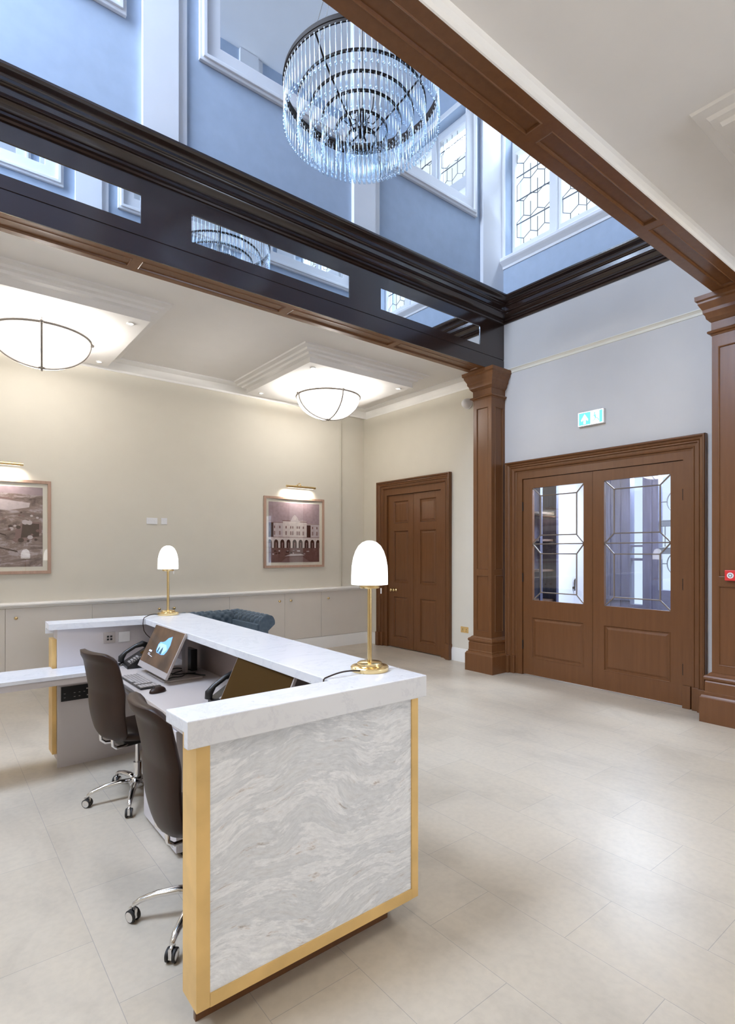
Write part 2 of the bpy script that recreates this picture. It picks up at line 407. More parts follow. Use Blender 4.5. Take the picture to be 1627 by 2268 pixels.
# pilasters and framed mirrors on both upper walls
def upper_dressing(Y, sgn, which):
    # sgn -1: wall faces -Y
    P = (lambda a, b_, n: (a, Y + sgn * n, b_))
    k = 0
    for (x0, x1, st0) in ((-2.40, -2.0, 0), (1.404, 1.704, 1), (3.629, 3.93, 1), (5.79, 6.22, 0)):
        bb = MB(); bb.gridbox(P, (x0, x1), (4.95, ZT - 0.01), 0, 0.05)
        if st0: bb.gridbox(P, (x1, x1 + 0.085), (4.95, ZT - 0.01), 0, 0.02)
        st(bb.build('trim_%s' % ('1' if sgn < 0 else '2'), M['upper_white']), 'white pilaster on the %s upper wall' % which, 'pilaster')
for (Y, sgn, w) in ((4.85, -1, 'far'), (2.0, 1, 'near')): upper_dressing(Y, sgn, w)
def big_mirror(x0, x1, Y, sgn, label):
    z0, z1 = 6.09, 8.75
    t = thing('wall_mirror', label, 'mirror', ((x0 + x1) / 2, Y, z0), group=None)
    ox, oy, oz = (x0 + x1) / 2, Y, z0
    P = lambda a, b_, n: (a - ox, sgn * n, b_ - oz)
    f = MB()
    f.gridbox(P, (x0, x1), (z0, z1), 0.0, 0.035, [(x0 + 0.045, x1 - 0.045, z0 + 0.045, z1 - 0.045)])
    f.gridbox(P, (x0 + 0.03, x1 - 0.03), (z0 + 0.03, z1 - 0.03), 0.0, 0.055, [(x0 + 0.065, x1 - 0.065, z0 + 0.065, z1 - 0.065)])
    f.gridbox(P, (x0 + 0.065, x1 - 0.065), (z0 + 0.065, z1 - 0.065), 0.0, 0.025, [(x0 + 0.2, x1 - 0.2, z0 + 0.2, z1 - 0.2)])
    f.build('mirror_frame', M['upper_white'], t, bevel=0.004)
    g = MB(); g.gridbox(P, (x0 + 0.195, x1 - 0.195), (z0 + 0.195, z1 - 0.195), 0.002, 0.014)
    g.build('mirror_glass', M['mirror'], t)
    return t
big_mirror(1.90, 5.69, 4.848, -1, 'large white framed mirror behind the crystal chandelier')
big_mirror(-1.9, 1.277, 4.848, -1, 'white framed mirror cut off by the top left corner of the photo')
big_mirror(1.90, 5.69, 2.002, 1, 'white framed mirror facing the chandelier above the near beam')
big_mirror(-1.9, 1.277, 2.002, 1, 'white framed mirror above the near beam, left end')

# ------------------------------------------------------------------ beams, crown, columns
b = MB()
b.box(XL, XW, YA + 0.0121, 5.085, ZS + 0.02, 4.85, M['brown'])
P = PY(YA)
holesA = [(-0.36, 1.383, 4.395, 4.64), (1.815, 3.56, 4.395, 4.64), (4.0, 5.718, 4.395, 4.64)]
DBm = M['shaded_brown']
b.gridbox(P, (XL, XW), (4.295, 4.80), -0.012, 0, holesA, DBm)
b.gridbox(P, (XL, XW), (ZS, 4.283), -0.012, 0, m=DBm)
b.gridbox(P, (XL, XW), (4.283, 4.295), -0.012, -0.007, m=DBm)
pa = [(-1.65, -0.20, 4.868, 5.02), (-0.12, 1.34, 4.868, 5.02), (1.42, 2.82, 4.868, 5.02), (2.90, 4.30, 4.868, 5.02), (4.38, 5.78, 4.868, 5.02)]
b.panelled(PZ(ZS), (XL, XW), (YA + 0.012, 5.085), 0.03, pa, 0.010, m=M['brown'])
st(b.build('trim_3', M['shaded_brown']), 'far brown panelled beam, face toned as in shade, carrying the mirror strips', 'beam')
for i, (x0, x1, z0, z1) in enumerate(holesA):
    g = MB(); g.gridbox(PY(YA + 0.0105), (x0, x1), (z0, z1), -0.001, 0.002)
    tag(g.build('mirror_strip', M['mirror']), ['narrow mirror strip at the left end of the far dark beam', 'middle mirror strip in the far dark beam, reflecting the chandelier', 'right-hand mirror strip in the far dark beam, beside the corner'][i], 'mirror', 'mirror strips set in the far beam')
b = MB()
b.box(XL, XW, 1.80, YN - 0.004, ZS + 0.02, 4.85)
b.gridbox(PYp(YN), (XL, XW), (ZS + 0.001, 4.80), -0.01, 0)
pb = [(-1.6, 1.30, 1.857, 1.975), (-2, -1.9, 1.857, 1.975), (1.39, 2.768, 1.857, 1.975), (2.86, 4.245, 1.857, 1.975), (4.33, 5.78, 1.857, 1.975)]
b.panelled(PZ(ZS), (XL, XW), (1.79, YN), 0.03, [p for p in pb if p[1] - p[0] > .5], 0.014)
st(b.build('trim_4', M['brown']), 'near brown panelled beam crossing the top right of the photo', 'beam')
# cream fillet between near beam and ceiling
b = MB(); b.prism([(1.79, 4.122), (1.782, 4.125), (1.778, 4.15), (1.762, 4.17), (1.757, 4.2), (1.80, 4.2), (1.80, 4.122)], lambda y, z: (XL, y, z), lambda y, z: (XW, y, z))
st(b.build('trim_5', M['white']), 'cream moulding between the near beam and the ceiling', 'moulding')
# crown of the light well
prof = [(0, 4.777), (0.016, 4.782), (0.022, 4.797), (0.016, 4.810), (0.030, 4.815), (0.034, 4.832), (0.028, 4.842), (0.052, 4.852), (0.074, 4.872), (0.084, 4.893), (0.078, 4.902),
        (0.092, 4.908), (0.096, 4.921), (0.090, 4.930), (0.090, 4.975), (0.104, 4.980), (0.110, 4.990), (0.104, 4.998), (0.114, 5.006), (0.118, 5.026), (0.140, 5.040), (0.172, 5.048), (0.186, 5.058), (0.192, 5.066), (0.192, 5.085), (-0.03, 5.085), (-0.03, 4.777)]
b = MB(); b.sweep(prof, [(XL, YN, 1, 1), (XW, YN, -1, 1), (XW, YA, -1, -1), (XL, YA, 1, -1)], closed=True)
st(b.build('trim_6', M['shaded_brown'], auto=25), 'brown stepped crown moulding, toned as in shade, round the foot of the light well', 'moulding')
# picture rail on the entrance wall
b = MB(); b.prism([(0, 4.085), (0.006, 4.085), (0.01, 4.11), (0.022, 4.128), (0.030, 4.135), (0.030, 4.143), (0, 4.143)], lambda p, z: (XW - p, YN, z), lambda p, z: (XW - p, 4.79, z))
st(b.build('trim_7', M['mount']), 'cream picture rail on the entrance wall', 'moulding')
# cornice of the back bay
prof = [(0, 4.05), (0.012, 4.05), (0.02, 4.075), (0.05, 4.10), (0.075, 4.135), (0.082, 4.15), (0.125, 4.165), (0.15, 4.185), (0.15, 4.201), (0, 4.201)]
b = MB(); b.sweep(prof, [(XL, YB, 0, -1), (XW, YB, -1, -1), (XW, 5.09, -1, 0)])
st(b.build('trim_8', M['white'], auto=25), 'white plaster cornice round the picture wall bay', 'cornice')

def column(y0, y1, label, idx):
    x0 = 5.93
    b = MB()
    pl = [(y0 + 0.055, y1 - 0.055, 0.55, 1.32), (y0 + 0.055, y1 - 0.055, 1.40, 3.62)]
    b.panelled(PX(x0), (y0, y1), (0.40, 3.80), 0.03, pl, 0.010, 0.012)
    fx = [(x0 + 0.075, XW - 0.04, 0.55, 1.32), (x0 + 0.075, XW - 0.04, 1.40, 3.62)]
    b.panelled(PY(y0), (x0 + 0.0305, XW), (0.40, 3.80), 0.03, fx, 0.010, 0.012)
    b.panelled(PYp(y1), (x0 + 0.0305, XW), (0.40, 3.80), 0.03, fx, 0.010, 0.012)
    b.box(x0 + 0.0305, XW, y0 + 0.0305, y1 - 0.0305, 0.40, 3.79)
    def band(prof):
        # loop round three sides
        b.sweep(prof, [(XW, y0, 0, -1), (x0, y0, -1, -1), (x0, y1, -1, 1), (XW, y1, 0, 1)])
    band([(0.0, 0), (0.082, 0), (0.082, 0.235), (0.074, 0.245), (0.066, 0.262), (0.052, 0.268), (0.052, 0.285), (0.046, 0.292), (0.046, 0.385), (0.04, 0.395), (0.04, 0.40), (0.052, 0.412), (0.056, 0.43), (0.048, 0.447), (0.03, 0.455), (0.02, 0.468), (0.006, 0.478), (-0.01, 0.48), (-0.01, 0)])
    band([(-0.01, 3.735), (0.004, 3.735), (0.010, 3.75), (0.028, 3.757), (0.034, 3.768), (0.028, 3.78), (0.010, 3.785), (0.004, 3.79), (0.004, 3.865), (0.014, 3.872), (0.030, 3.892), (0.038, 3.90), (0.044, 3.93), (0.060, 3.955), (0.062, 3.985), (0.082, 4.02), (0.094, 4.045), (0.094, 4.062), (0.112, 4.075), (0.114, 4.117), (-0.01, 4.117)])
    return st(b.build('trim_%d' % idx, M['brown'], auto=25), label, 'column')
column(4.775, 5.09, 'brown panelled square column left of the double doors', 9)
column(1.785, 2.10, 'brown panelled square column right of the double doors', 10)

# baseboards
def skirt(path, name, label):
    b = MB(); b.sweep([(0, 0), (0.018, 0), (0.018, 0.165), (0.012, 0.18), (0.010, 0.195), (0, 0.20)], path)
    st(b.build(name, M['white'], auto=25), label, 'baseboard')
skirt([(XL, 7.80, 0, -1), (XW - 0.005, 7.80, -1, -1), (XW - 0.005, 7.49, -1, 0)], 'baseboard_back', 'white baseboard under the wall cabinets')
skirt([(XW - 0.005, 5.75, -1, 0), (XW - 0.005, 5.18, -1, 0)], 'baseboard_right', 'short white baseboard between door and column')

# ceiling bosses with bowls
def boss(x0, x1, y0, y1, k, label):
    b = MB()
    prof = [(0, 4.03), (0.0, 4.10), (0.012, 4.105), (0.05, 4.115), (0.06, 4.14), (0.10, 4.15), (0.115, 4.17), (0.17, 4.185), (0.18, 4.201), (-0.1, 4.201), (-0.1, 4.03)]
    b.sweep(prof, [(x0, y0, -1, -1), (x1, y0, 1, -1), (x1, y1, 1, 1), (x0, y1, -1, 1)], closed=True)
    b.box(x0 + 0.1, x1 - 0.1, y0 + 0.1, y1 - 0.1, 4.03, 4.19)
    st(b.build('trim_%d' % k, M['ceiling'], auto=25), label, 'ceiling panel')
boss(3.74, 5.50, 5.87, 7.64, 11, 'dropped square ceiling panel round the right bowl light')
boss(0.03, 1.79, 5.87, 7.64, 12, 'dropped square ceiling panel round the left bowl light')
boss(3.65, 5.42, -0.60, 1.17, 13, 'dropped square ceiling panel at the right edge of the photo')
boss(-3.6, -1.84, 5.87, 7.64, 14, 'dropped square ceiling panel left of the frame')

def bowl_light(x, y, label):
    t = thing('ceiling_light', label, 'ceiling light', (x, y, 4.03), group='alabaster bowl lights')
    R, zr = 0.455, -0.13
    pr = []
    n = 16
    for i in range(n + 1):
        a = (PI / 2) * i / n
        pr.append((R * math.sin(a) if i else 0, zr - 0.315 * math.cos(a) ** 1.0))
    pr2 = [(p[0] * 0.97, p[1] + 0.012) for p in pr[::-1]]
    MB().lathe(pr + pr2[:-1] + [(0, pr[0][1] + 0.012)], seg=56).build('glass_bowl', M['bowl'], t, smooth=True)
    MB().tube([((R + 0.006) * math.cos(a), (R + 0.006) * math.sin(a), zr) for a in [2 * PI * i / 64 for i in range(64)]], 0.015, 8, closed=True).build('rim', M['pewter'], t, smooth=True)
    for k in range(4):
        a0 = math.radians(-98 + 90 * k); c, s_ = math.cos(a0), math.sin(a0)
        pts = [((R + 0.008) * math.sin(u) * c, (R + 0.008) * math.sin(u) * s_, zr - 0.323 * math.cos(u)) for u in [PI / 2 * i / 14 for i in range(15)]]
        MB().tube(pts, 0.012, 6).build('rib', M['pewter'], t, smooth=True)
        kb = MB(); kb.sphere(((R + 0.022) * c, (R + 0.022) * s_, zr), 0.020, 12); kb.tube([((R + .012) * c, (R + .012) * s_, zr), ((R + .012) * c, (R + .012) * s_, zr + 0.045)], 0.006, 6)
        kb.build('knob', M['pewter'], t, smooth=True)
    MB().lathe([(0, 0), (0.09, 0), (0.09, -0.03), (0.03, -0.045), (0.018, -0.13), (0, -0.13)], seg=24).build('canopy', M['pewter'], t, smooth=True)
    fn = MB(); fn.lathe([(0, 0.02), (0.035, 0.012), (0.03, 0), (0.012, -0.008), (0.006, -0.02), (0, -0.022)], (0, 0, zr - 0.323), 16); fn.build('finial', M['pewter'], t, smooth=True)
    return t
for (x, y, lab) in ((0.92, 6.66, 'large lit glass bowl light on the left ceiling panel'), (4.56, 6.66, 'large lit glass bowl light on the right ceiling panel'),
                    (-2.72, 6.76, 'lit glass bowl light beyond the left edge'), (4.54, 0.29, 'lit glass bowl light over the near right floor'), (0.92, 0.10, 'added fill bowl light above the camera'), (-2.72, 0.10, 'added fill bowl light behind the camera on the left'), (0.92, -2.6, 'added fill bowl light behind the camera')):  # bowls above and behind the camera are added as general fill
    bowl_light(x, y, lab)
k = 0
for (x, y, lab) in ((1.64, 6.04, 'ceiling spotlight at the near right corner of the left panel'), (1.66, 7.50, 'ceiling spotlight at the far right corner of the left panel'),
                    (3.89, 6.03, 'ceiling spotlight at the near left corner of the right panel'), (3.90, 7.48, 'ceiling spotlight at the far left corner of the right panel'),
                    (5.36, 6.02, 'ceiling spotlight at the near right corner of the right panel'), (5.36, 7.48, 'ceiling spotlight hidden behind the right bowl')):
    t = thing('downlight', lab, 'spotlight', (x, y, 4.03), group='small recessed ceiling spotlights')
    MB().lathe([(0.024, -0.001), (0.038, -0.002), (0.040, -0.006), (0.026, -0.008), (0.024, -0.001)], seg=24).build('trim_ring', M['white'], t, smooth=True)
    MB().lathe([(0, -0.004), (0.025, -0.004), (0.025, -0.001), (0, -0.001)], seg=20).build('lens', M['spot'], t)

# ------------------------------------------------------------------ doors
def architrave(y0, y1, z1, w, name_parent, X=XW, plinth=0.36):
    """moulded frame round a door, opening edges inside by w"""
    prof = [(0, 0), (0.018, 0.003), (0.022, 0.012), (0.030, 0.016), (0.040, 0.016), (0.044, 0.032), (0.056, 0.036), (0.075, 0.030), (0.100, 0.022), (0.104, 0.034), (0.114, 0.038), (0.118, 0.030), (0.150, 0.022), (w, 0.018), (w, -0.06), (0.0, -0.0)]
    # profile given as (distance from outer edge, projection)
    prof = [(d, p) for d, p in [(0, 0), (0, 0.060), (0.006, 0.072), (0.018, 0.076), (0.028, 0.066), (0.032, 0.050), (0.052, 0.046), (0.060, 0.034), (0.066, 0.040), (0.078, 0.040), (0.084, 0.022), (0.112, 0.020), (0.118, 0.028), (0.126, 0.026), (0.132, 0.006), (w, 0.004), (w, 0)]]
    b = MB()
    rings = []
    def ringat(fn): return [b.bm.verts.new(fn(d, p)) for d, p in prof]
    rings.append(ringat(lambda d, p: (X - p, y0 + d, 0)))
    rings.append(ringat(lambda d, p: (X - p, y0 + d, z1 - d)))
    rings.append(ringat(lambda d, p: (X - p, y1 - d, z1 - d)))
    rings.append(ringat(lambda d, p: (X - p, y1 - d, 0)))
    n = len(prof)
    for A, B in zip(rings, rings[1:]):
        for j in range(n): b.face([A[j], A[(j + 1) % n], B[(j + 1) % n], B[j]])
    b.face(rings[0][::-1]); b.face(rings[-1])
    b.build('architrave', M['brown'], name_parent)
    for s in (0, 1):
        q = MB()
        e0, e1 = (y0 - 0.008, y0 + 0.07) if s == 0 else (y1 - 0.07, y1 + 0.008)
        q.box(X - 0.084, X - 0.0, e0, e1, 0, 0.24)
        f0, f1 = (y0 + 0.07, y0 + 0.135) if s == 0 else (y1 - 0.135, y1 - 0.07)
        q.box(X - 0.044, X - 0.0, f0, f1, 0, 0.24)
        q.build('plinth_block', M['brown'], name_parent, bevel=0.006)
# single six panel door (two leaves)
d1 = thing('door_1', 'brown six panel double leaf door in the cream bay', 'door', kind='structure')
architrave(5.756, 7.499, 2.858, 0.14, d1)
b = MB(); b.gridbox(PX(XW + 0.0), (5.86, 7.40), (0, 2.76), -0.16, -0.002, [(6.0, 7.29, 0, 2.615)])
b.box(XW + 0.10, XW + 0.14, 5.86, 7.40, 0, 2.76)
b.build('door_lining', M['brown'], d1)
for (y0, y1, ps) in ((6.655, 7.285, (6.772, 7.147)), (6.005, 6.649, (6.128, 6.502))):
    pan = [(ps[0], ps[1], 2.122, 2.51), (ps[0], ps[1], 1.112, 2.005), (ps[0], ps[1], 0.16, 0.88)]
    lf = MB().panelled(PX(XW + 0.035), (y0, y1), (0.012, 2.61), 0.04, pan, 0.014, 0.018, 0.022).build('door_leaf', M['brown'], d1)
    if y0 > 6.6:
        for ky in (7.165, 7.09):
            kb = MB(); kb.lathe([(0, 0), (0.026, 0), (0.026, 0.006), (0.010, 0.008), (0.010, 0.03), (0.024, 0.036), (0.028, 0.048), (0.022, 0.060), (0, 0.064)], seg=20, T=Matrix.Translation((XW + 0.033, ky, 0.985)) @ Matrix.Rotation(-PI / 2, 4, 'Y'))
            kb.build('door_knob', M['brass'], lf, smooth=True)
for z in (0.55, 1.35, 2.3):
    MB().tube([(XW + 0.028, 6.0, z - 0.05), (XW + 0.028, 6.0, z + 0.05)], 0.009, 8).build('hinge', M['bronze'], d1)
# glazed double doors
d2 = thing('door_2', 'brown glazed double entrance doors with leaded panes', 'door', kind='structure')
architrave(2.243, 4.727, 2.856, 0.15, d2)
b = MB(); b.gridbox(PX(XW), (2.34, 4.63), (0, 2.74), -0.22, -0.002, [(2.476, 4.495, 0, 2.618)])
b.gridbox(PX(XW), (2.35, 4.62), (0, 2.73), -0.10, -0.066, [(2.50, 4.47, 0, 2.59)])
b.build('door_lining', M['brown'], d2)
MB().box(XW - 0.03, XW + 0.0, 2.395, 2.475, 0, 0.24).build('stop_block', M['brown'], d2, bevel=0.004)
for (y0, y1, gl, pn, inn) in ((3.502, 4.488, (3.618, 4.346), (3.613, 4.355), (3.718, 4.228)), (2.480, 3.498, (2.610, 3.356), (2.609, 3.363), (2.724, 3.242))):
    lf = MB().panelled(PX(XW + 0.02), (y0, y1), (0.012, 2.612), 0.045, [(pn[0], pn[1], 0.237, 0.781)], 0.012, 0.018, 0.02, holes=[(gl[0], gl[1], 1.003, 2.485)]).build('door_leaf', M['brown'], d2)
    MB().box(XW + 0.040, XW + 0.044, gl[0] - 0.002, gl[1] + 0.002, 1.001, 2.487).build('glass_pane', M['door_glass'], lf)
    c = MB(); X = XW + 0.036; w = 0.0098
    g0, g1 = gl; i0, i1 = inn
    zz = [1.003, 1.112, 1.618, 1.745, 1.860, 2.376, 2.485]
    def bar(y_0, z_0, y_1, z_1):
        c.tube([(X, y_0, z_0), (X, y_1, z_1)], w, 6, flat=0.8)
    for z in (zz[1], zz[2], zz[4], zz[5]): bar(i0, z, i1, z)
    bar(g0, zz[3], g1, zz[3])
    for y in (i0, i1): bar(y, zz[1], y, zz[2]); bar(y, zz[4], y, zz[5])
    for (ya, yb) in ((g0, i0), (g1, i1)):
        bar(ya, zz[0], yb, zz[1]); bar(ya, zz[3], yb, zz[2]); bar(ya, zz[3], yb, zz[4]); bar(ya, zz[6], yb, zz[5])
    c.build('leading', M['doorcame'], lf)
for z in (0.4, 1.3, 2.25):
    for y in (2.478, 4.491):
        MB().tube([(XW + 0.012, y, z - 0.06), (XW + 0.012, y, z + 0.06)], 0.009, 8).build('hinge', M['bronze'], d2)

# vestibule behind the glazed doors
st(MB().box(6.44, 9.2, 2.0, 5.1, 0.0, 0.01).build('floor_vestibule', M['slate']), 'dark floor of the vestibule behind the glass', 'floor')
b = MB(); b.box(6.44, 9.0, 5.0, 5.2, 0, 3.3)
st(b.build('wall_vestibule_back', M['whiteplastic']), 'bright white side wall seen through the left leaf', 'wall')
st(MB().box(6.44, 9.0, 1.9, 2.1, 0, 3.3).build('wall_vestibule_front', M['whiteplastic']), 'white side wall of the vestibule', 'wall')
st(MB().box(6.44, 9.0, 1.9, 5.2, 3.2, 3.3).build('ceiling_vestibule', M['whiteplastic']), 'white ceiling of the vestibule', 'ceiling')
b = MB(); b.gridbox(PX(8.8), (2.0, 5.1), (0, 3.3), -0.15, 0, [(2.2, 3.86, 1.05, 2.95), (4.10, 4.30, 0.80, 2.9)])
for y in (4.45, 4.62, 4.80, 3.95): b.box(8.775, 8.8, y, y + 0.03, 0, 3.0)
b.box(8.77, 8.8, 4.30, 5.0, 0.86, 0.92)
st(b.build('wall_vestibule_right', M['darkwood']), 'dark panelled outer wall of the vestibule', 'wall')
w3 = thing('window_3', 'leaded outer window seen through the right door leaf', 'window', kind='structure')
MB().box(8.86, 8.865, 2.2, 3.86, 1.05, 2.95).build('glass_pane', M['window_glass'], w3)
c = MB()
for zc in (1.30, 2.25):
    c.tube([(8.85, 3.70 - 0.0 + 0.13 * math.cos(a) - .08, zc + 0.16 + 0.16 * math.sin(a)) for a in [2 * PI * i / 24 for i in range(24)]], 0.009, 6, closed=True)
    c.tube([(8.85, 3.75, zc + .16), (8.85, 3.86, zc + .16)], 0.009, 6); c.tube([(8.85, 3.49, zc + .16), (8.85, 3.1, zc + .16)], 0.009, 6)
for z in (1.62, 1.70, 2.04, 2.12): c.tube([(8.85, 2.2, z), (8.85, 3.86, z)], 0.012, 6)
for y in (3.30, 3.0, 2.7, 3.78): c.tube([(8.85, y, 1.72), (8.85, y, 2.04)], 0.009, 6)
for z in (1.66, 2.08): c.box(8.84, 8.86, 2.2, 3.86, z - 0.03, z + 0.03)
c.build('leading', M['lead'], w3)
w4 = thing('window_4', 'narrow side light seen through the right door leaf', 'window', kind='structure')
MB().box(8.86, 8.865, 4.10, 4.30, 0.80, 2.9).build('glass_pane', M['window_glass'], w4)
MB().box(8.84, 8.90, 4.10, 4.30, 1.50, 1.54).box(8.84, 8.90, 4.10, 4.30, 1.72, 1.75).build('glazing_bar', M['darkwood'], w4)
t = thing('display_cabinet', 'dark wooden glazed cabinet seen through the left door leaf', 'cabinet', (6.93, 5.0, 0))
b = MB(); b.box(-0.47, 0.47, -0.30, -0.001, 0, 0.45); b.box(-0.47, -0.43, -0.30, -0.001, 0.45, 2.75); b.box(0.43, 0.47, -0.30, -0.001, 0.45, 2.75); b.box(-0.47, 0.47, -0.30, -0.001, 2.70, 2.78); b.box(-0.43, 0.43, -0.02, -0.001, .45, 2.7)
b.build('carcass', M['darkwood'], t)
for z in (0.9, 1.35, 1.8, 2.2): MB().box(-0.428, 0.428, -0.26, -0.021, z, z + 0.03).build('shelf', M['shelfwood'], t)
for x in (-0.45, -0.02, 0.39): MB().box(x, x + 0.06, -0.32, -0.30, 0.45, 2.72).build('door_stile', M['darkwood'], t)
b = MB(); b.tube([(8.3, 4.998, 1.05), (8.3, 4.97, 1.05)], 0.02, 10); b.tube([(8.3, 4.965, 1.05), (8.3, 4.96, 1.20)], 0.008, 8); b.tube([(8.3, 4.965, 1.0), (8.3, 4.965, 1.18)], [0.008, 0.014], 8)
tag(b.build('door_handle', M['bronze'], smooth=True), 'dark upright door handle on the white wall seen through the left door leaf', 'handle')  # lever door handle set on the white vestibule wall

# ------------------------------------------------------------------ upper leaded window
w1 = thing('window_1', 'tall leaded window with stone mullions above the entrance', 'window', kind='structure')
b = MB()
P = PX(6.40)
lights = [(4.19, 4.745), (3.475, 4.03), (2.76, 3.315), (2.10, 2.60)]
tiers = [(5.90, 7.22), (7.40, 8.22)]
b.gridbox(P, (2.06, 4.79), (5.68, 8.35), -0.12, 0, [(y0, y1, z0, z1) for (y0, y1) in lights for (z0, z1) in tiers])
for (y0, y1) in lights:   # inner splay frame for each mullion
    pass
for (ya, yb) in ((4.03, 4.19), (3.315, 3.475), (2.60, 2.76)): b.box(6.345, 6.40, ya + 0.03, yb - 0.03, 5.80, 8.3)
b.build('window_frame', M['upper_white'], w1, bevel=0.008)
b = MB(); b.prism([(0, 5.545), (0.015, 5.545), (0.02, 5.575), (0.05, 5.60), (0.07, 5.615), (0.085, 5.63), (0.085, 5.665), (0.07, 5.68), (-0.18, 5.72), (-0.18, 5.60), (0, 5.60)], lambda p, z: (XW - p, 2.03, z), lambda p, z: (XW - p, 4.82, z))
b.build('window_sill', M['upper_white'], w1)
b = MB(); b.gridbox(PX(XW), (2.03, 4.81), (5.68, 8.40), 0.0, 0.025, [(2.075, 4.765, 5.68, 8.33)])
b.build('window_casing', M['upper_white'], w1, bevel=0.005)
for (y0, y1) in lights:
    for (z0, z1) in tiers:
        MB().box(6.455, 6.459, y0 - .005, y1 + .005, z0 - .005, z1 + .005).build('glass_pane', M['window_glass'], w1)
        c = MB(); X = 6.452; r = 0.0055
        W = y1 - y0; ncol = 5; cw = W / ncol
        V, p = 0.20, 0.06
        def seg(ya, za, yb, zb):
            # clip to the light vertically
            if za > zb: ya, za, yb, zb = yb, zb, ya, za
            if zb <= z0 or za >= z1: return
            if za < z0: t_ = (z0 - za) / (zb - za); ya, za = ya + (yb - ya) * t_, z0
            if zb > z1: t_ = (z1 - za) / (zb - za); yb, zb = ya + (yb - ya) * t_, z1
            if abs(zb - za) + abs(yb - ya) > 1e-4: c.tube([(X, ya, za), (X, yb, zb)], r, 4)
        nrow = int((z1 - z0) / (V + p)) + 2
        for i in range(ncol + 1):
            for j in range(-1, nrow):
                off = 0 if i % 2 == 0 else (V + p)
                zb0 = z0 - 0.1 + j * 2 * (V + p) + off
                yy = y0 + i * cw
                seg(yy, zb0, yy, zb0 + V)
                if i < ncol:
                    seg(yy, zb0 + V, yy + cw, zb0 + V + p); seg(yy, zb0, yy + cw, zb0 - p)
                seg(yy, zb0 - V - 2 * p + 0.0, yy, zb0 - 2 * p) if i in (2, 3) else None
        for z in [z0 + 0.33 * q for q in range(1, 5)]:
            if z < z1 - 0.05: c.tube([(X - 0.006, y0, z), (X - 0.006, y1, z)], 0.0075, 6)
        for y in (y0 + 0.03,): c.tube([(X, y, z0), (X, y, z1)], 0.004, 4)
        c.build('leading', M['lead'], w1)

# added fill light, framed as a window, at the unseen left end of the light well
# ------------------------------------------------------------------ wall cabinets
cab = None
def cabinet(x0, x1, doors, label):
    t = thing('wall_cabinet', label, 'cabinet', (x0, 7.80, 0), group='painted cabinets along the picture wall')
    MB().box(0.0, x1 - x0, 0.02, 0.058, 0.0, 0.965).build('body', M['cabinet'], t)
    for (a, b_, kx) in doors:
        d = MB(); d.box(a - x0 + 0.0015, b_ - x0 - 0.0015, 0.0, 0.02, 0.205, 0.963)
        dd = d.build('cabinet_door', M['cabinet'], t, bevel=0.002, seg=1)
        for kk in ([kx] if not isinstance(kx, tuple) else kx):
            kb = MB(); kb.lathe([(0, 0), (0.014, 0), (0.014, 0.003), (0.007, 0.005), (0.007, 0.016), (0.017, 0.020), (0.019, 0.027), (0.013, 0.033), (0, 0.034)], seg=16, T=Matrix.Translation((kk - x0, 0, 0.848)) @ Matrix.Rotation(PI / 2, 4, 'X'))
            kb.build('knob', M['brass'], dd, smooth=True)
cabinet(-0.245, 1.645, [(-0.245, 0.70, 0.595), (0.70, 1.645, 0.807)], 'painted cabinet under the aerial photograph, left end of the run')
cabinet(1.645, 3.54, [(1.645, 2.60, 2.494), (2.60, 3.54, 2.70)], 'painted cabinet with knobs either side of the far lamp base')
cabinet(3.54, 5.20, [(3.54, 4.49, 4.388), (4.49, 5.20, 4.596)], 'painted cabinet right of the blue sofa with two close knobs')
cabinet(5.20, XW - 0.01, [(5.20, XW - 0.01, 5.334)], 'painted cabinet in the corner beside the brown door')
b = MB()
for (xa, xb, yb) in ((XL + .01, 5.70, 7.859), (5.70, XW - 0.006, 7.929)):
  b.prism([(yb, 0.965), (7.795, 0.965), (7.785, 0.968), (7.785, 0.978), (7.770, 0.985), (7.762, 0.997), (7.762, 1.012), (7.772, 1.025), (7.785, 1.028), (yb, 1.03)], lambda y, z, x=xa: (x, y, z), lambda y, z, x=xb: (x, y, z))
# keep clear of the wall behind
o = b.build('cabinet_top', M['white'], auto=30)
tag(o, 'long cream moulded ledge on top of the wall cabinets', 'ledge')

# ------------------------------------------------------------------ pictures
def picture(x0, x1, z0, z1, label, art):
    t = thing('framed_picture', label, 'picture', ((x0 + x1) / 2, YB - 0.001, z0), group='framed sepia photographs')
    ox = (x0 + x1) / 2
    P = lambda a, b_, n: (a - ox, -n, b_ - z0)
    MB().gridbox(P, (x0, x1), (z0, z1), 0, 0.032, [(x0 + 0.037, x1 - 0.037, z0 + 0.037, z1 - 0.037)]).build('picture_frame', M['frame_wood'], t, bevel=0.003)
    MB().gridbox(P, (x0 + 0.036, x1 - 0.036), (z0 + 0.036, z1 - 0.036), 0.004, 0.010).build('mount', M['mount'], t)
    art(P, t)
    # glazing
    MB().gridbox(P, (x0 + 0.036, x1 - 0.036), (z0 + 0.036, z1 - 0.036), 0.018, 0.020).build('glazing', clear_pic, t)
clear_pic = clear('picture glazing', (1, 1, 1), 0.06, 0.0)
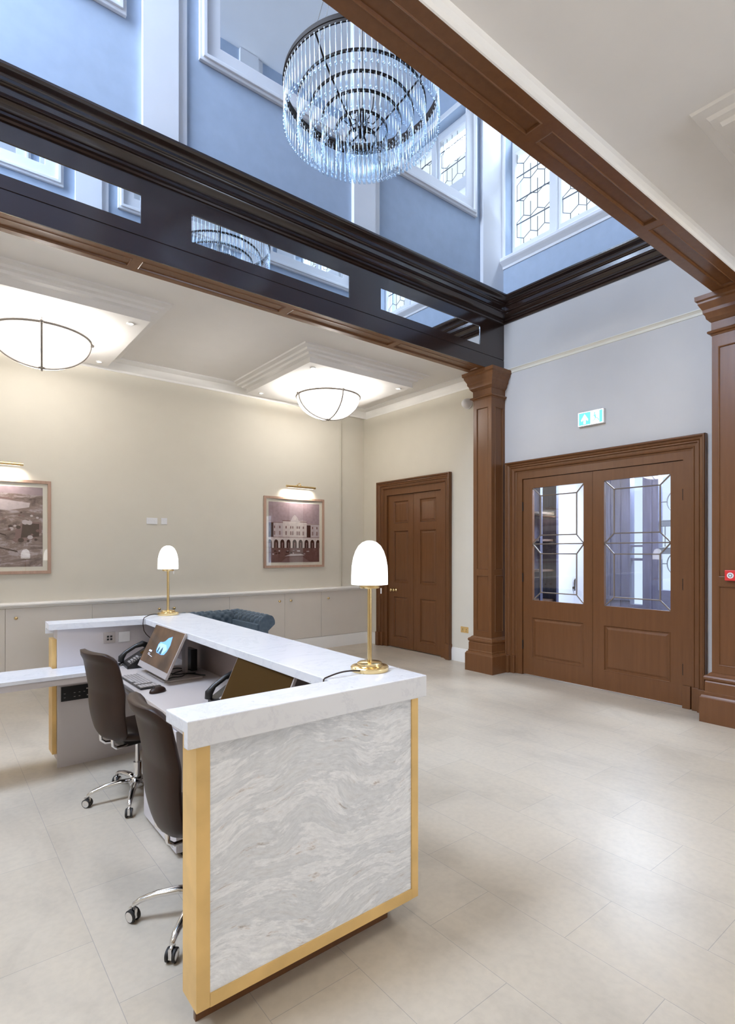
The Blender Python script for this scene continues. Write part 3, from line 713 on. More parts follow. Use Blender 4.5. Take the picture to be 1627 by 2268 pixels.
def art_building(P, t):
    x0, x1, z0, z1 = 4.223, 5.187, 1.471, 2.447
    b = MB(); n = 0.011
    def R(a0, a1, b0, b1, m, k=0):
        # a,b in 0..1
        b.poly([P(x0 + (x1 - x0) * a, z0 + (z1 - z0) * q, n + k * 0.0006) for a, q in ((a0, b0), (a1, b0), (a1, b1), (a0, b1))], m)
    def Pg(pts, m, k): b.poly([P(x0 + (x1 - x0) * a, z0 + (z1 - z0) * q, n + k * 0.0006) for a, q in pts], m)
    R(0, 1, 0, 1, M['p_sky'])
    R(0, 1, 0.0, 0.24, M['p_lawn'], 1)
    R(0, 1, 0.40, 0.66, M['p_stone'], 1)
    R(0, 0.09, 0.42, 0.66, M['p_dark'], 2); R(0.74, 0.82, 0.42, 0.63, M['p_dark'], 2)
    R(0.27, 0.74, 0.42, 0.70, M['p_light'], 2)
    Pg([(0.40, 0.68), (0.43, 0.71), (0.455, 0.76), (0.50, 0.80), (0.545, 0.76), (0.57, 0.71), (0.62, 0.68)], M['p_stone'], 3)
    Pg([(0.50, 0.71), (0.515, 0.71), (0.515, 0.755), (0.50, 0.755)], M['p_light'], 4)
    R(0.0, 0.27, 0.655, 0.665, M['p_mid'], 3); R(0.26, 0.42, 0.685, 0.70, M['p_mid'], 3); R(0.6, 0.75, 0.675, 0.69, M['p_mid'], 3); R(0.74, 1, 0.645, 0.655, M['p_mid'], 3)
    for a in (0.11, 0.21, 0.33, 0.42, 0.46, 0.55, 0.59, 0.67, 0.86, 0.95):
        R(a - 0.014, a + 0.014, 0.455, 0.52, M['p_mid'], 4); R(a - 0.012, a + 0.012, 0.565, 0.605, M['p_mid'], 4)
        R(a - 0.002, a + 0.002, 0.455, 0.52, M['p_light'], 5)
    R(0, 1, 0.24, 0.42, M['p_light'], 5)
    R(0, 1, 0.415, 0.423, M['p_mid'], 6)
    for i in range(9):
        a = 0.02 + i * 0.119
        pts = [(max(0, a - 0.04), 0.24), (min(1, a + 0.04), 0.24), (min(1, a + 0.04), 0.33)] + [(min(1, max(0, a + 0.04 * math.cos(u))), 0.33 + 0.05 * math.sin(u)) for u in [PI * q / 8 for q in range(1, 8)]] + [(max(0, a - 0.04), 0.33)]
        Pg(pts, M['p_dark'], 6)
        R(max(0, a - 0.012), a + 0.012, 0.24, 0.33, M['p_mid'], 7)
    for i in range(46):
        a, q = random.random() * 0.96, 0.10 + random.random() * 0.13
        w_, h = 0.01 + random.random() * 0.05, 0.008 + random.random() * 0.02
        R(a, min(1, a + w_), q, q + h, random.choice([M['p_dark'], M['p_mid'], M['p_stone'], M['p_lawn']]), 7 + i * 0.05)
    Pg([(0.30, 0.10), (0.70, 0.115), (0.62, 0.14), (0.42, 0.14)], M['p_stone'], 10)
    Pg([(0.22, 0.0), (0.34, 0.08), (0.66, 0.09), (0.80, 0.0)], M['p_mid'], 10)
    b.build('print', M['p_sky'], t, recalc=False)
def art_aerial(P, t):
    b = MB(); x0, x1, z0, z1 = 0.13, 1.094, 1.462, 2.436
    b.gridbox(P, (x0, x1), (z0, z1), 0.010, 0.0115, m=M['aerial'])
    def Pg(pts, m, k): b.poly([P(x0 + (x1 - x0) * a, z0 + (z1 - z0) * q, 0.012 + k * 0.0005) for a, q in pts], m)
    Pg([(0, 0.93), (1, 0.90), (1, 1), (0, 1)], M['p_sky'], 0)
    Pg([(0, 0.74), (0.3, 0.72), (0.62, 0.70), (0.85, 0.745), (0.86, 0.80), (0.5, 0.84), (0, 0.86)], M['p_stone'], 0)
    Pg([(0, 0.86), (0.7, 0.835), (0.62, 0.86), (0, 0.90)], M['p_mid'], 1)
    Pg([(0.15, 0.42), (0.42, 0.36), (0.44, 0.39), (0.20, 0.52), (0.12, 0.52)], M['p_light'], 1)
    Pg([(0.70, 0.30), (0.90, 0.34), (0.99, 0.44), (0.98, 0.56), (0.80, 0.57), (0.70, 0.46)], M['p_mid'], 1)
    Pg([(0.76, 0.36), (0.96, 0.38), (0.96, 0.54), (0.78, 0.55)], M['p_dark'], 2)
    for i in range(40):
        a, q = random.random() * 0.95, 0.3 + random.random() * 0.38
        r = 0.01 + random.random() * 0.022
        Pg([(min(1, a + r * math.cos(u) * 1.2), q + r * math.sin(u)) for u in [PI * k / 4 for k in range(8)]], random.choice([M['p_dark'], M['p_mid'], M['p_lawn'], M['p_stone']]), 3 + i * 0.1)
    for (a, q, c_, d) in ((0.2, 0.33, 0.72, 0.2), (0.0, 0.3, 0.5, 0.12), (0.3, 0.5, 0.6, 0.4)):
        Pg([(a, q), (a + 0.01, q - 0.02), (c_ + 0.01, d - 0.02), (c_, d)], M['p_dark'], 8)
    b.build('print', M['aerial'], t, recalc=False)
picture(4.138, 5.279, 1.385, 2.533, 'framed sepia photograph of a grand building with arches, right of the lamp', art_building)
picture(0.042, 1.183, 1.373, 2.521, 'framed sepia aerial landscape photograph at the left edge', art_aerial)
def picture_light(xc, z, label):
    t = thing('picture_light', label, 'picture light', (xc, YB, z), group='brass picture lights')
    MB().tube([(-0.275, -0.13, 0), (0.275, -0.13, 0)], 0.019, 14).build('lamp_tube', M['brass'], t, auto=40)
    MB().box(-0.24, 0.24, -0.131, -0.122, -0.0195, -0.015).build('light_strip', M['strip'], t)
    MB().tube([(0, -0.01, 0.02), (0, -0.04, 0.06), (0, -0.09, 0.065), (0, -0.125, 0.02)], 0.007, 8).build('arm', M['brass'], t, smooth=True)
    MB().lathe([(0, 0), (0.03, 0), (0.028, 0.008), (0, 0.010)], seg=20, T=Matrix.Translation((0, 0, 0.02)) @ Matrix.Rotation(PI / 2, 4, 'X')).build('mount_plate', M['brass'], t, smooth=True)
    la = bpy.data.lights.new('picture_light_glow', 'AREA'); la.shape = 'RECTANGLE'; la.size = 0.5; la.size_y = 0.02; la.energy = 1.7; la.spread = math.radians(105); la.color = (1, 0.95, 0.86)
    lo = bpy.data.objects.new('picture_light_glow', la); C.objects.link(lo); lo.parent = t; lo.location = (0, -0.125, -0.025); lo.rotation_euler = (math.radians(38), 0, 0)
picture_light(4.755, 2.70, 'brass picture light over the building photograph')
picture_light(0.60, 2.69, 'brass picture light over the aerial photograph at the left edge')

# wall plates
def plate(x0, x1, z0, z1, label, gangs):
    t = thing('light_switch', label, 'switch', ((x0 + x1) / 2, YB, (z0 + z1) / 2), group='white plates on the picture wall')
    w = (x1 - x0) / 2; h = (z1 - z0) / 2
    MB().box(-w, w, -0.010, 0, -h, h).build('plate', M['whiteplastic'], t, bevel=0.003)
    for g in range(gangs):
        x = -w + (g + 0.5) * 2 * w / gangs
        MB().box(x - 0.011, x + 0.011, -0.014, -0.010, -0.018, 0.018).build('rocker', M['whiteplastic'], t, bevel=0.002)
plate(2.342, 2.490, 2.028, 2.116, 'wider white double plate on the picture wall', 2)
plate(2.540, 2.624, 2.030, 2.118, 'single white plate beside the wider one on the picture wall', 1)

# exit sign
t = thing('exit_sign', 'lit green and white exit sign above the double doors', 'sign', (XW, 3.49, 3.16))
MB().box(-0.045, 0, -0.165, 0.165, 0, 0.172).build('housing', M['whiteplastic'], t, bevel=0.004)
b = MB(); X = -0.0455
def er(y0, y1, z0, z1, m, k=0): b.poly([(X - 0.0004 * k, y, z) for y, z in ((y0, z0), (y0, z1), (y1, z1), (y1, z0))], m)
er(-0.158, 0.158, 0.006, 0.166, M['exit_white'])
er(0.0, 0.150, 0.012, 0.160, M['exit_green'], 1)           # left half in view (+Y)
b.poly([(X - 0.0010, y, z) for y, z in ((0.075, 0.142), (0.030, 0.075), (0.036, 0.055), (0.062, 0.078), (0.062, 0.024), (0.088, 0.024), (0.088, 0.078), (0.114, 0.055), (0.120, 0.075))], M['exit_white'])
er(-0.148, -0.112, 0.014, 0.158, M['exit_green'], 1)        # doorway
# running figure
def lim(p, q, w):
    dy, dz = q[0] - p[0], q[1] - p[1]; L = math.hypot(dy, dz); ny, nz = -dz / L * w, dy / L * w
    b.poly([(X - 0.0009, p[0] + ny, p[1] + nz), (X - 0.0009, q[0] + ny, q[1] + nz), (X - 0.0009, q[0] - ny, q[1] - nz), (X - 0.0009, p[0] - ny, p[1] - nz)], M['exit_green'])
b.poly([(X - 0.0009, -0.052 + 0.010 * math.cos(u), 0.132 + 0.010 * math.sin(u)) for u in [PI * q / 6 for q in range(12)]], M['exit_green'])
lim((-0.050, 0.118), (-0.064, 0.078), 0.009); lim((-0.050, 0.114), (-0.026, 0.094), 0.004); lim((-0.050, 0.114), (-0.082, 0.100), 0.004)
lim((-0.064, 0.078), (-0.092, 0.066), 0.005); lim((-0.092, 0.066), (-0.108, 0.040), 0.005); lim((-0.064, 0.078), (-0.050, 0.052), 0.005); lim((-0.050, 0.052), (-0.022, 0.048), 0.004)
b.build('pictogram', M['exit_white'], t, recalc=False)
# dome, socket, call point
t = thing('security_dome', 'pale rounded dome fitting on the wall, half hidden by the left column', 'dome', (XW - 0.005, 5.42, 3.82))
MB().lathe([(0, 0), (0.075, 0), (0.078, 0.03), (0.0, 0.03)], seg=24, T=Matrix.Rotation(-PI / 2, 4, 'Y')).build('base', M['whiteplastic'], t, smooth=True)
MB().lathe([(0.07, 0.03), (0.068, 0.07), (0.052, 0.105), (0.026, 0.124), (0, 0.128)], seg=24, T=Matrix.Rotation(-PI / 2, 4, 'Y')).build('dome', M['whiteplastic'], t, smooth=True)
t = thing('wall_socket', 'brass double socket low on the wall beside the left column', 'socket', (XW - 0.004, 5.50, 0.485))
MB().box(-0.008, 0, -0.075, 0.075, -0.044, 0.044).build('plate', M['gold'], t, bevel=0.002)
for y in (-0.035, 0.035):
    b = MB(); b.box(-0.0095, -0.008, y - 0.004, y + 0.004, 0.0, 0.012); b.box(-0.0095, -0.008, y - 0.014, y - 0.006, -0.022, -0.016); b.box(-0.0095, -0.008, y + 0.006, y + 0.014, -0.022, -0.016); b.build('pin_holes', M['black'], t)
t = thing('fire_call_point', 'small red square call point on the right-hand column', 'call point', (5.93, 1.928, 1.422))
MB().box(-0.045, 0, -0.049, 0.049, -0.05, 0.05).build('housing', M['red'], t, bevel=0.006)
MB().lathe([(0, 0), (0.028, 0), (0.028, 0.003), (0, 0.004)], seg=24, T=Matrix.Translation((-0.044, 0, 0)) @ Matrix.Rotation(-PI / 2, 4, 'Y')).build('button', M['whiteplastic'], t)
b = MB(); b.tube([(-0.0485, 0.014 * math.cos(u), 0.014 * math.sin(u)) for u in [2 * PI * q / 20 for q in range(20)]], 0.0025, 6, closed=True); b.build('button_ring', M['black'], t)

# ------------------------------------------------------------------ reception desk
desk = thing('reception_desk', 'travertine and brass reception desk with white quartz counter', 'desk', (1.2, 3.3, 0))
O = Vector((-1.2, -3.3, 0))
def db(): return MB()
class DB(MB):
    def build(s, *a, **k):
        bmesh.ops.translate(s.bm, verts=s.bm.verts, vec=O)
        return MB.build(s, *a, **k)
b = DB()
b.prism([(1.750, 1.006), (1.784, 1.006), (1.784, 1.056), (1.936, 1.056), (1.936, 1.10), (1.750, 1.10)], lambda y, z: (0.650 - (y - 1.75) * 0.045, y, z), lambda y, z: (1.727 + (y - 1.75) * 0.028, y, z))
b.build('counter_top', M['quartz'], desk, bevel=0.004, label='white veined quartz counter top over the near end')
b = DB()
xo = lambda y: 1.727 + (y - 1.75) * 0.028
def la(y, xi): return [(xi, y, 1.056), (xi, y, 1.10), (xo(y), y, 1.10), (xo(y), y, 1.006), (xo(y) - 0.03, y, 1.006), (xo(y) - 0.03, y, 1.056)]
A_ = b.verts(la(1.9362, 1.333)); B_ = b.verts(la(4.835, 1.372))
b.face(A_); b.face(B_[::-1])
for i in range(6): b.face([A_[i], A_[(i + 1) % 6], B_[(i + 1) % 6], B_[i]])
b.build('counter_top', M['quartz'], desk, bevel=0.0025, seg=1, label='white quartz counter top along the front')
b = DB(); b.prism([(0.698, 4.715), (1.371, 4.622), (1.373, 4.834), (1.815, 4.836), (0.709, 4.962)], lambda x, y: (x, y, 1.056), lambda x, y: (x, y, 1.0995))
b.prism([(0.709, 4.962), (1.815, 4.836), (1.81, 4.806), (0.709, 4.932)], lambda x, y: (x, y, 1.006), lambda x, y: (x, y, 1.056))
b.build('counter_top', M['quartz'], desk, label='white quartz counter top over the far end')
# near end
b = DB(); b.box(0.736, 1.665, 1.784, 1.80, 0.158, 1.056); b.build('end_panel', M['travertine'], desk, label='grey veined travertine panel')
b = DB(); b.box(0.690, 0.738, 1.778, 1.905, 0.115, 1.054); b.build('end_post', M['gold'], desk, bevel=0.0015, seg=1, label='brushed brass post')
b = DB(); b.box(1.663, 1.702, 1.778, 1.905, 0.115, 1.054); b.build('end_post', M['gold'], desk, bevel=0.0015, seg=1, label='brushed brass post')
b = DB(); b.box(0.738, 1.663, 1.778, 1.905, 0.115, 0.160); b.build('bottom_rail', M['gold'], desk, label='brushed brass bottom rail')
b = DB(); b.box(0.738, 1.663, 1.80, 1.903, 0.16, 1.056); b.build('end_core', M['laminate'], desk)
# long outer side
b = DB(); b.box(1.655, 1.70, 1.905, 4.80, 0.16, 1.056); b.build('side_panel', M['travertine'], desk, label='travertine cladding of the long side')
b = DB(); b.box(1.655, 1.705, 1.905, 4.80, 0.115, 0.16); b.build('side_rail', M['gold'], desk)
b = DB(); b.box(1.62, 1.655, 1.905, 4.74, 0.02, 1.056); b.build('inner_lining', M['lining'], desk)
b = DB(); b.box(0.728, 1.613, 1.885, 1.903, 0.0, 0.115); b.box(1.595, 1.62, 1.903, 4.80, 0.0, 0.115); b.build('plinth', M['brown'], desk, label='recessed dark plinth')
# far arm
b = DB(); b.box(0.758, 1.655, 4.742, 4.765, 0.0, 1.056); b.build('far_inner_panel', M['laminate'], desk)
b = DB(); b.box(0.760, 1.655, 4.765, 4.90, 0.05, 1.056); b.build('far_core', M['laminate'], desk)
b = DB(); b.box(0.728, 0.758, 4.775, 4.925, 0.10, 0.975); b.build('far_post', M['gold'], desk, label='brushed brass post')
b = DB(); b.box(0.758, 1.70, 4.90, 4.92, 0.10, 1.056); b.build('far_cladding', M['travertine'], desk)
# work surface, with the low wing running out of the photo at the left
b = DB(); b.prism([(1.02, 1.906), (1.619, 1.906), (1.619, 4.740), (1.02, 4.740)], lambda x, y: (x, y, 0.735), lambda x, y: (x, y, 0.76))
b.build('work_surface', M['desk_top'], desk, bevel=0.003, label='warm grey work surface')
b = DB(); b.prism([(1.0195, 4.740), (-0.62, 4.740), (-0.62, 4.428), (1.0195, 4.446)], lambda x, y: (x, y, 0.735), lambda x, y: (x, y, 0.76))
b.prism([(-0.62, 4.738), (0.725, 4.738), (0.725, 4.84), (-0.62, 4.86)], lambda x, y: (x, y, 0.735), lambda x, y: (x, y, 0.76))
b.build('low_wing_top', M['quartz'], desk, label='low white quartz wing')
b = DB(); b.prism([(-0.60, 4.442), (1.02, 4.46), (1.02, 4.738), (0.72, 4.738), (0.72, 4.82), (-0.60, 4.84)], lambda x, y: (x, y, 0.688), lambda x, y: (x, y, 0.735))
b.box(1.035, 1.06, 1.906, 4.46, 0.69, 0.735)
b.build('apron', M['laminate'], desk, bevel=0.002)
b = DB(); b.box(-0.60, -0.55, 4.46, 4.83, 0, 0.688); b.build('wing_leg', M['laminate'], desk)
b = DB(); b.box(1.60, 1.6195, 1.91, 4.74, 0.0, 0.73); b.build('modesty_panel', M['laminate'], desk)
# connector panel
b = DB(); b.box(0.782, 1.30, 4.732, 4.742, 0.502, 0.612, M['black']); SV = M['silver']
for i in range(14):
    for j in range(2):
        if random.random() < 0.75: b.box(0.80 + i * 0.034, 0.812 + i * 0.034, 4.7305, 4.732, 0.528 + j * 0.03, 0.531 + j * 0.03, SV)
b.box(0.955, 0.97, 4.728, 4.732, 0.575, 0.585, SV); b.box(0.96, 0.968, 4.728, 4.732, 0.525, 0.533, SV)
for j in range(4): b.box(1.00, 1.010, 4.729, 4.732, 0.522 + j * 0.022, 0.530 + j * 0.022, SV)
b.build('connector_panel', M['black'], desk, label='black strip of connectors')
# plates on the far arm
b = DB(); b.box(1.081, 1.168, 4.732, 4.742, 0.915, 1.001); b.build('data_outlet', M['silver'], desk, bevel=0.002, label='grey metal data outlet')
b = DB()
for i in range(2):
    for j in range(2): b.box(1.105 + i * 0.024, 1.121 + i * 0.024, 4.7305, 4.732, 0.938 + j * 0.022, 0.953 + j * 0.022)
b.build('outlet_ports', M['black'], desk)
b = DB(); b.box(1.193, 1.280, 4.730, 4.742, 0.914, 0.998); b.build('power_socket', M['whiteplastic'], desk, bevel=0.003, label='white square power socket')
b = DB(); b.box(1.228, 1.245, 4.728, 4.730, 0.945, 0.965); b.build('socket_switch', M['whiteplastic'], desk)

# drawer pedestal
t = thing('drawer_pedestal', 'white drawer pedestal under the desk behind the nearer chair', 'drawers', (1.03, 2.94, 0))
MB().box(0.02, 0.55, 0, 0.57, 0.03, 0.684).build('body', M['laminate'], t)
MB().box(0.04, 0.53, 0.02, 0.55, 0.0, 0.03).build('plinth', M['rubber'], t)
for (z0, z1) in ((0.03, 0.335), (0.340, 0.51), (0.515, 0.684)):
    d = MB().box(0, 0.02, 0.002, 0.568, z0, z1).build('drawer', M['laminate'], t, bevel=0.002, seg=1)
    kb = MB(); kb.lathe([(0, 0), (0.006, 0), (0.006, 0.014), (0.012, 0.018), (0.012, 0.026), (0, 0.028)], seg=14, T=Matrix.Translation((0, 0.42 if z0 > .3 else 0.36, z1 - 0.06)) @ Matrix.Rotation(-PI / 2, 4, 'Y')); kb.build('knob', M['brass'], d, smooth=True)

# ------------------------------------------------------------------ table lamps
def table_lamp(x, y, label, cord):
    t = thing('table_lamp', label, 'lamp', (x, y, 1.1), group='brass table lamps on the counter')
    MB().lathe([(0, 0), (0.086, 0), (0.088, 0.004), (0.088, 0.018), (0.084, 0.022), (0.062, 0.023), (0.058, 0.026), (0.058, 0.036), (0.052, 0.040), (0.012, 0.042), (0, 0.042)], seg=48).build('lamp_base', M['brass'], t, auto=35)
    MB().lathe([(0.0, 0.04), (0.0105, 0.04), (0.0105, 0.392), (0, 0.392)], seg=16).build('stem', M['brass'], t, auto=35)
    MB().lathe([(0, 0.378), (0.045, 0.380), (0.048, 0.385), (0.048, 0.395), (0, 0.397)], seg=32).build('collar', M['brass'], t, auto=35)
    pr = [(0.0845, 0.397), (0.0845, 0.43), (0.083, 0.48), (0.076, 0.52), (0.066, 0.55), (0.052, 0.575), (0.034, 0.591), (0.016, 0.598), (0, 0.6)]
    MB().lathe([(0, 0.399), (0.08, 0.398)] + pr, seg=40).build('lamp_shade', M['shade'], t, smooth=True)
    MB().tube([(0.035, -0.04, 0.38), (0.035, -0.04, 0.355)], 0.0025, 6).build('pull_switch', M['whiteplastic'], t)
    MB().tube(cord, 0.0035, 6).build('cord', M['leather'], t, smooth=True)
    li = bpy.data.lights.new('table_lamp_bulb', 'POINT'); li.energy = 6; li.shadow_soft_size = 0.07; li.color = (1, 0.95, 0.88)
    lo = bpy.data.objects.new('table_lamp_bulb', li); C.objects.link(lo); lo.parent = t; lo.location = (0, 0, 0.36)
    lo.location = (0, 0, 0.50)
    return t
def arc(p, q, h, n=10):
    return [(p[0] + (q[0] - p[0]) * i / n, p[1] + (q[1] - p[1]) * i / n, p[2] + (q[2] - p[2]) * i / n + h * math.sin(PI * i / n)) for i in range(n + 1)]
LX, LY = 1.59, 1.985
table_lamp(LX, LY, 'brass lamp with opal dome shade on the near corner of the counter', arc((-0.075, -0.03, 0.012), (-0.262, -0.02, 0.0045), 0.012) + [(-0.268, -0.02, 0.0), (-0.270, -0.015, -0.05), (-0.262, 0.0, -0.12)])
table_lamp(1.612, 4.800, 'brass lamp with opal dome shade on the far corner of the counter', arc((-0.086, -0.01, 0.012), (-0.25, -0.17, 0.010), 0.012) + [(-0.262, -0.19, 0.0), (-0.268, -0.20, -0.04), (-0.262, -0.205, -0.09), (-0.245, -0.21, -0.12), (-0.20, -0.23, -0.17), (-0.17, -0.25, -0.21)])

# ------------------------------------------------------------------ monitors
def monitor(ya, yb, xb, xt, zb, zt, mat, label, lit):
    """plane through bottom edge (xb,zb) and top edge (xt,zt), from y=ya (right in view) to yb"""
    yc = (ya + yb) / 2; W = yb - ya
    H_ = math.hypot(xt - xb, zt - zb); tilt = math.atan2(xt - xb, zt - zb)
    t = thing('monitor', label, 'monitor', (xb, yc, 0.76))
    # local: u along +Y, v up the screen, n towards viewer (-X)
    def L(y, v, n): return (v * math.sin(tilt) - n * math.cos(tilt), y, (zb - 0.76) + v * math.cos(tilt) + n * math.sin(tilt))
    T = Matrix(((-math.cos(tilt), 0, math.sin(tilt), 0), (0, 1, 0, 0), (math.sin(tilt), 0, math.cos(tilt), zb - 0.76), (0, 0, 0, 1)))
    # T maps (n, y, v)
    MB().box(-0.018, 0, -W / 2, W / 2, 0, H_, T=T).build('housing', M['silver'], t, bevel=0.002, seg=1)
    MB().box(0, 0.0012, -W / 2 + 0.006, W / 2 - 0.006, 0.042 if lit else 0.006, H_ - 0.005, T=T).build('screen', mat, t)
    if lit:
        b = MB(); h = H_
        def Pg(pts, m, k=0): b.poly([T @ Vector((0.0016 + 0.0003 * k, -(u - 0.5) * (W - 0.012), 0.042 + v * (h - 0.047))) for u, v in pts], m)
        Pg([(0.38, 0.40), (0.42, 0.34), (0.60, 0.33), (0.68, 0.36), (0.72, 0.46), (0.74, 0.62), (0.70, 0.84), (0.60, 0.78), (0.54, 0.68), (0.48, 0.64), (0.40, 0.62), (0.37, 0.55)], M['screen_sky'])
        Pg([(0.40, 0.42), (0.60, 0.36), (0.70, 0.50), (0.62, 0.60), (0.44, 0.60), (0.39, 0.55)], M['screen_cloud'], 1)
        Pg([(0.42, 0.36), (0.46, 0.36), (0.47, 0.46), (0.45, 0.52), (0.43, 0.46)], M['screen_rock'], 2)
        Pg([(0.50, 0.34), (0.58, 0.34), (0.575, 0.46), (0.55, 0.53), (0.52, 0.44)], M['screen_rock'], 2)
        Pg([(0.16, 0.30), (0.26, 0.30), (0.26, 0.35), (0.16, 0.35)], M['screen_text'], 1)
        Pg([(0.17, 0.22), (0.34, 0.19), (0.34, 0.205), (0.17, 0.235)], M['screen_text'], 1)
        Pg([(0.17, 0.25), (0.24, 0.245), (0.24, 0.262), (0.17, 0.265)], M['screen_text'], 1)
        b.build('desktop_picture', M['screen_sky'], t, recalc=False)
    # stand
    MB().box(0.03, 0.30, -0.20, 0.16, 0.0, 0.009).build('stand_base', M['silver'], t, bevel=0.003)
    MB().box(0.235, 0.255, -0.035, 0.035, 0.009, 0.27).build('stand_column', M['silver'], t, bevel=0.003)
    v0 = H_ * 0.55
    p = Vector(L(0, v0, -0.02))
    MB().tube([tuple(p), (0.245, 0, 0.25)] if p.x < 0.24 else [(p.x, 0, p.z), (0.245, 0, 0.22)], 0.022, 10).build('hinge_arm', M['black'], t)
    return t
monitor(3.655, 4.265, 1.206, 1.345, 0.805, 1.098, M['screen'], 'lit silver edged monitor behind the keyboard', True)
monitor(2.255, 2.875, 1.222, 1.365, 0.775, 1.080, M['dead_screen'], 'dark switched off monitor beside the nearer counter arm', False)

# keyboard and mouse
kb = thing('keyboard', 'grey brown keyboard in front of the lit monitor', 'keyboard', (1.115, 3.885, 0.761), (0, 0, math.radians(1)))
MB().box(-0.066, 0.066, -0.228, 0.228, 0, 0.012).build('keyboard_base', M['black'], kb, bevel=0.003)
b = MB()
for r in range(6):
    n = 17
    for c_ in range(n):
        if r == 0 and 4 < c_ < 11: continue
        if c_ in (13,) and r < 5: continue
        y = 0.220 - (c_ + 0.5) * 0.0259; x = -0.053 + r * 0.021
        b.box(x - 0.0085, x + 0.0085, y - 0.0112, y + 0.0112, 0.012, 0.0165)
b.box(-0.0615, -0.0445, -0.03, 0.10, 0.012, 0.0165)
b.build('keys', M['silver'], kb)
ms = thing('computer_mouse', 'dark computer mouse at the near end of the keyboard', 'mouse', (1.125, 3.545, 0.761), (0, 0, math.radians(20)))
b = MB(); b.sphere((0, 0, 0.004), 1, 20, sq=(0.058, 0.034, 0.033))
for v in b.bm.verts:
    if v.co.z < 0: v.co.z = 0
b.build('mouse_shell', M['leather'], ms, smooth=True)
MB().tube([(-0.035, 0, 0.030), (-0.022, 0, 0.036)], 0.004, 8).build('scroll_wheel', M['rubber'], ms)

def desk_phone(x, y, rz, label, cord):
    t = thing('desk_phone', label, 'telephone', (x, y, 0.761), (0, 0, rz))
    T = Matrix.Translation((0, 0, 0.03)) @ Matrix.Rotation(math.radians(-36), 4, 'Y')
    b = MB(); b.prism([(-0.10, 0), (0.10, 0), (0.09, 0.13), (-0.10, 0.018)], lambda a, z: (a, -0.11, z), lambda a, z: (a, 0.11, z), M['black'])
    sl = math.atan2(0.112, 0.19)
    TT = Matrix.Translation((-0.10, 0, 0.019)) @ Matrix.Rotation(-sl, 4, 'Y')
    for i in range(4):
        for j in range(3): b.box(0.03 + i * 0.022, 0.045 + i * 0.022, -0.055 + j * 0.024, -0.038 + j * 0.024, 0.001, 0.005, M['silver'], TT)
    for i in range(6): b.box(0.03 + i * 0.016, 0.038 + i * 0.016, -0.09, -0.076, 0.001, 0.004, M['silver'], TT)
    b.build('phone_body', M['black'], t)
    MB().box(0.14, 0.20, -0.09, 0.03, 0.001, 0.004, T=TT).build('display', M['dead_screen'], t)
    pts = [TT @ Vector(p) for p in ((-0.005, 0.078, 0.012), (0.015, 0.078, 0.040), (0.06, 0.078, 0.055), (0.14, 0.078, 0.055), (0.195, 0.078, 0.042), (0.215, 0.078, 0.014))]
    MB().tube(pts, [0.022, 0.024, 0.015, 0.015, 0.024, 0.022], 12).build('handset', M['black'], t, smooth=True)
    if cord:
        MB().tube(cord, 0.006, 6).build('handset_cord', M['black'], t, smooth=True)
    return t
desk_phone(1.27, 4.47, math.radians(-4), 'black desk phone in the far corner behind the lit monitor', [(-0.09, 0.09, 0.02), (-0.13, 0.10, 0.008), (-0.17, 0.10, 0.008), (-0.21, 0.08, 0.008), (-0.225, 0.03, 0.008), (-0.20, 0.0, 0.008), (-0.16, 0.01, 0.009), (-0.125, 0.05, 0.010), (-0.11, 0.08, 0.014)])
desk_phone(1.385, 3.02, math.radians(0), 'black desk phone half hidden behind the dark monitor', None)
# cables behind the lit monitor
b = MB()
for k_, (p, q, r_) in enumerate((((1.28, 3.80, 0.765), (1.50, 3.90, 0.765), 0.02), ((1.26, 4.05, 0.765), (1.52, 3.78, 0.765), 0.03), ((1.34, 3.9, .765), (1.55, 4.12, 0.765), 0.015), ((1.30, 4.2, .765), (1.50, 4.0, .765), .03))):
    b.tube([(p[0] + (q[0] - p[0]) * i / 12, p[1] + (q[1] - p[1]) * i / 12 + r_ * math.sin(i * 0.9), 0.7745 + 0.002 * k_) for i in range(13)], 0.004, 6)
tag(b.build('cable_bundle', M['black'], smooth=True), 'tangle of black cables on the desk behind the lit monitor', 'cables')
t = thing('docking_station', 'upright black box behind the lit monitor on the desk', 'box', (1.535, 4.07, 0.761))
MB().box(-0.025, 0.025, -0.07, 0.07, 0, 0.16).build('housing', M['black'], t, bevel=0.004)

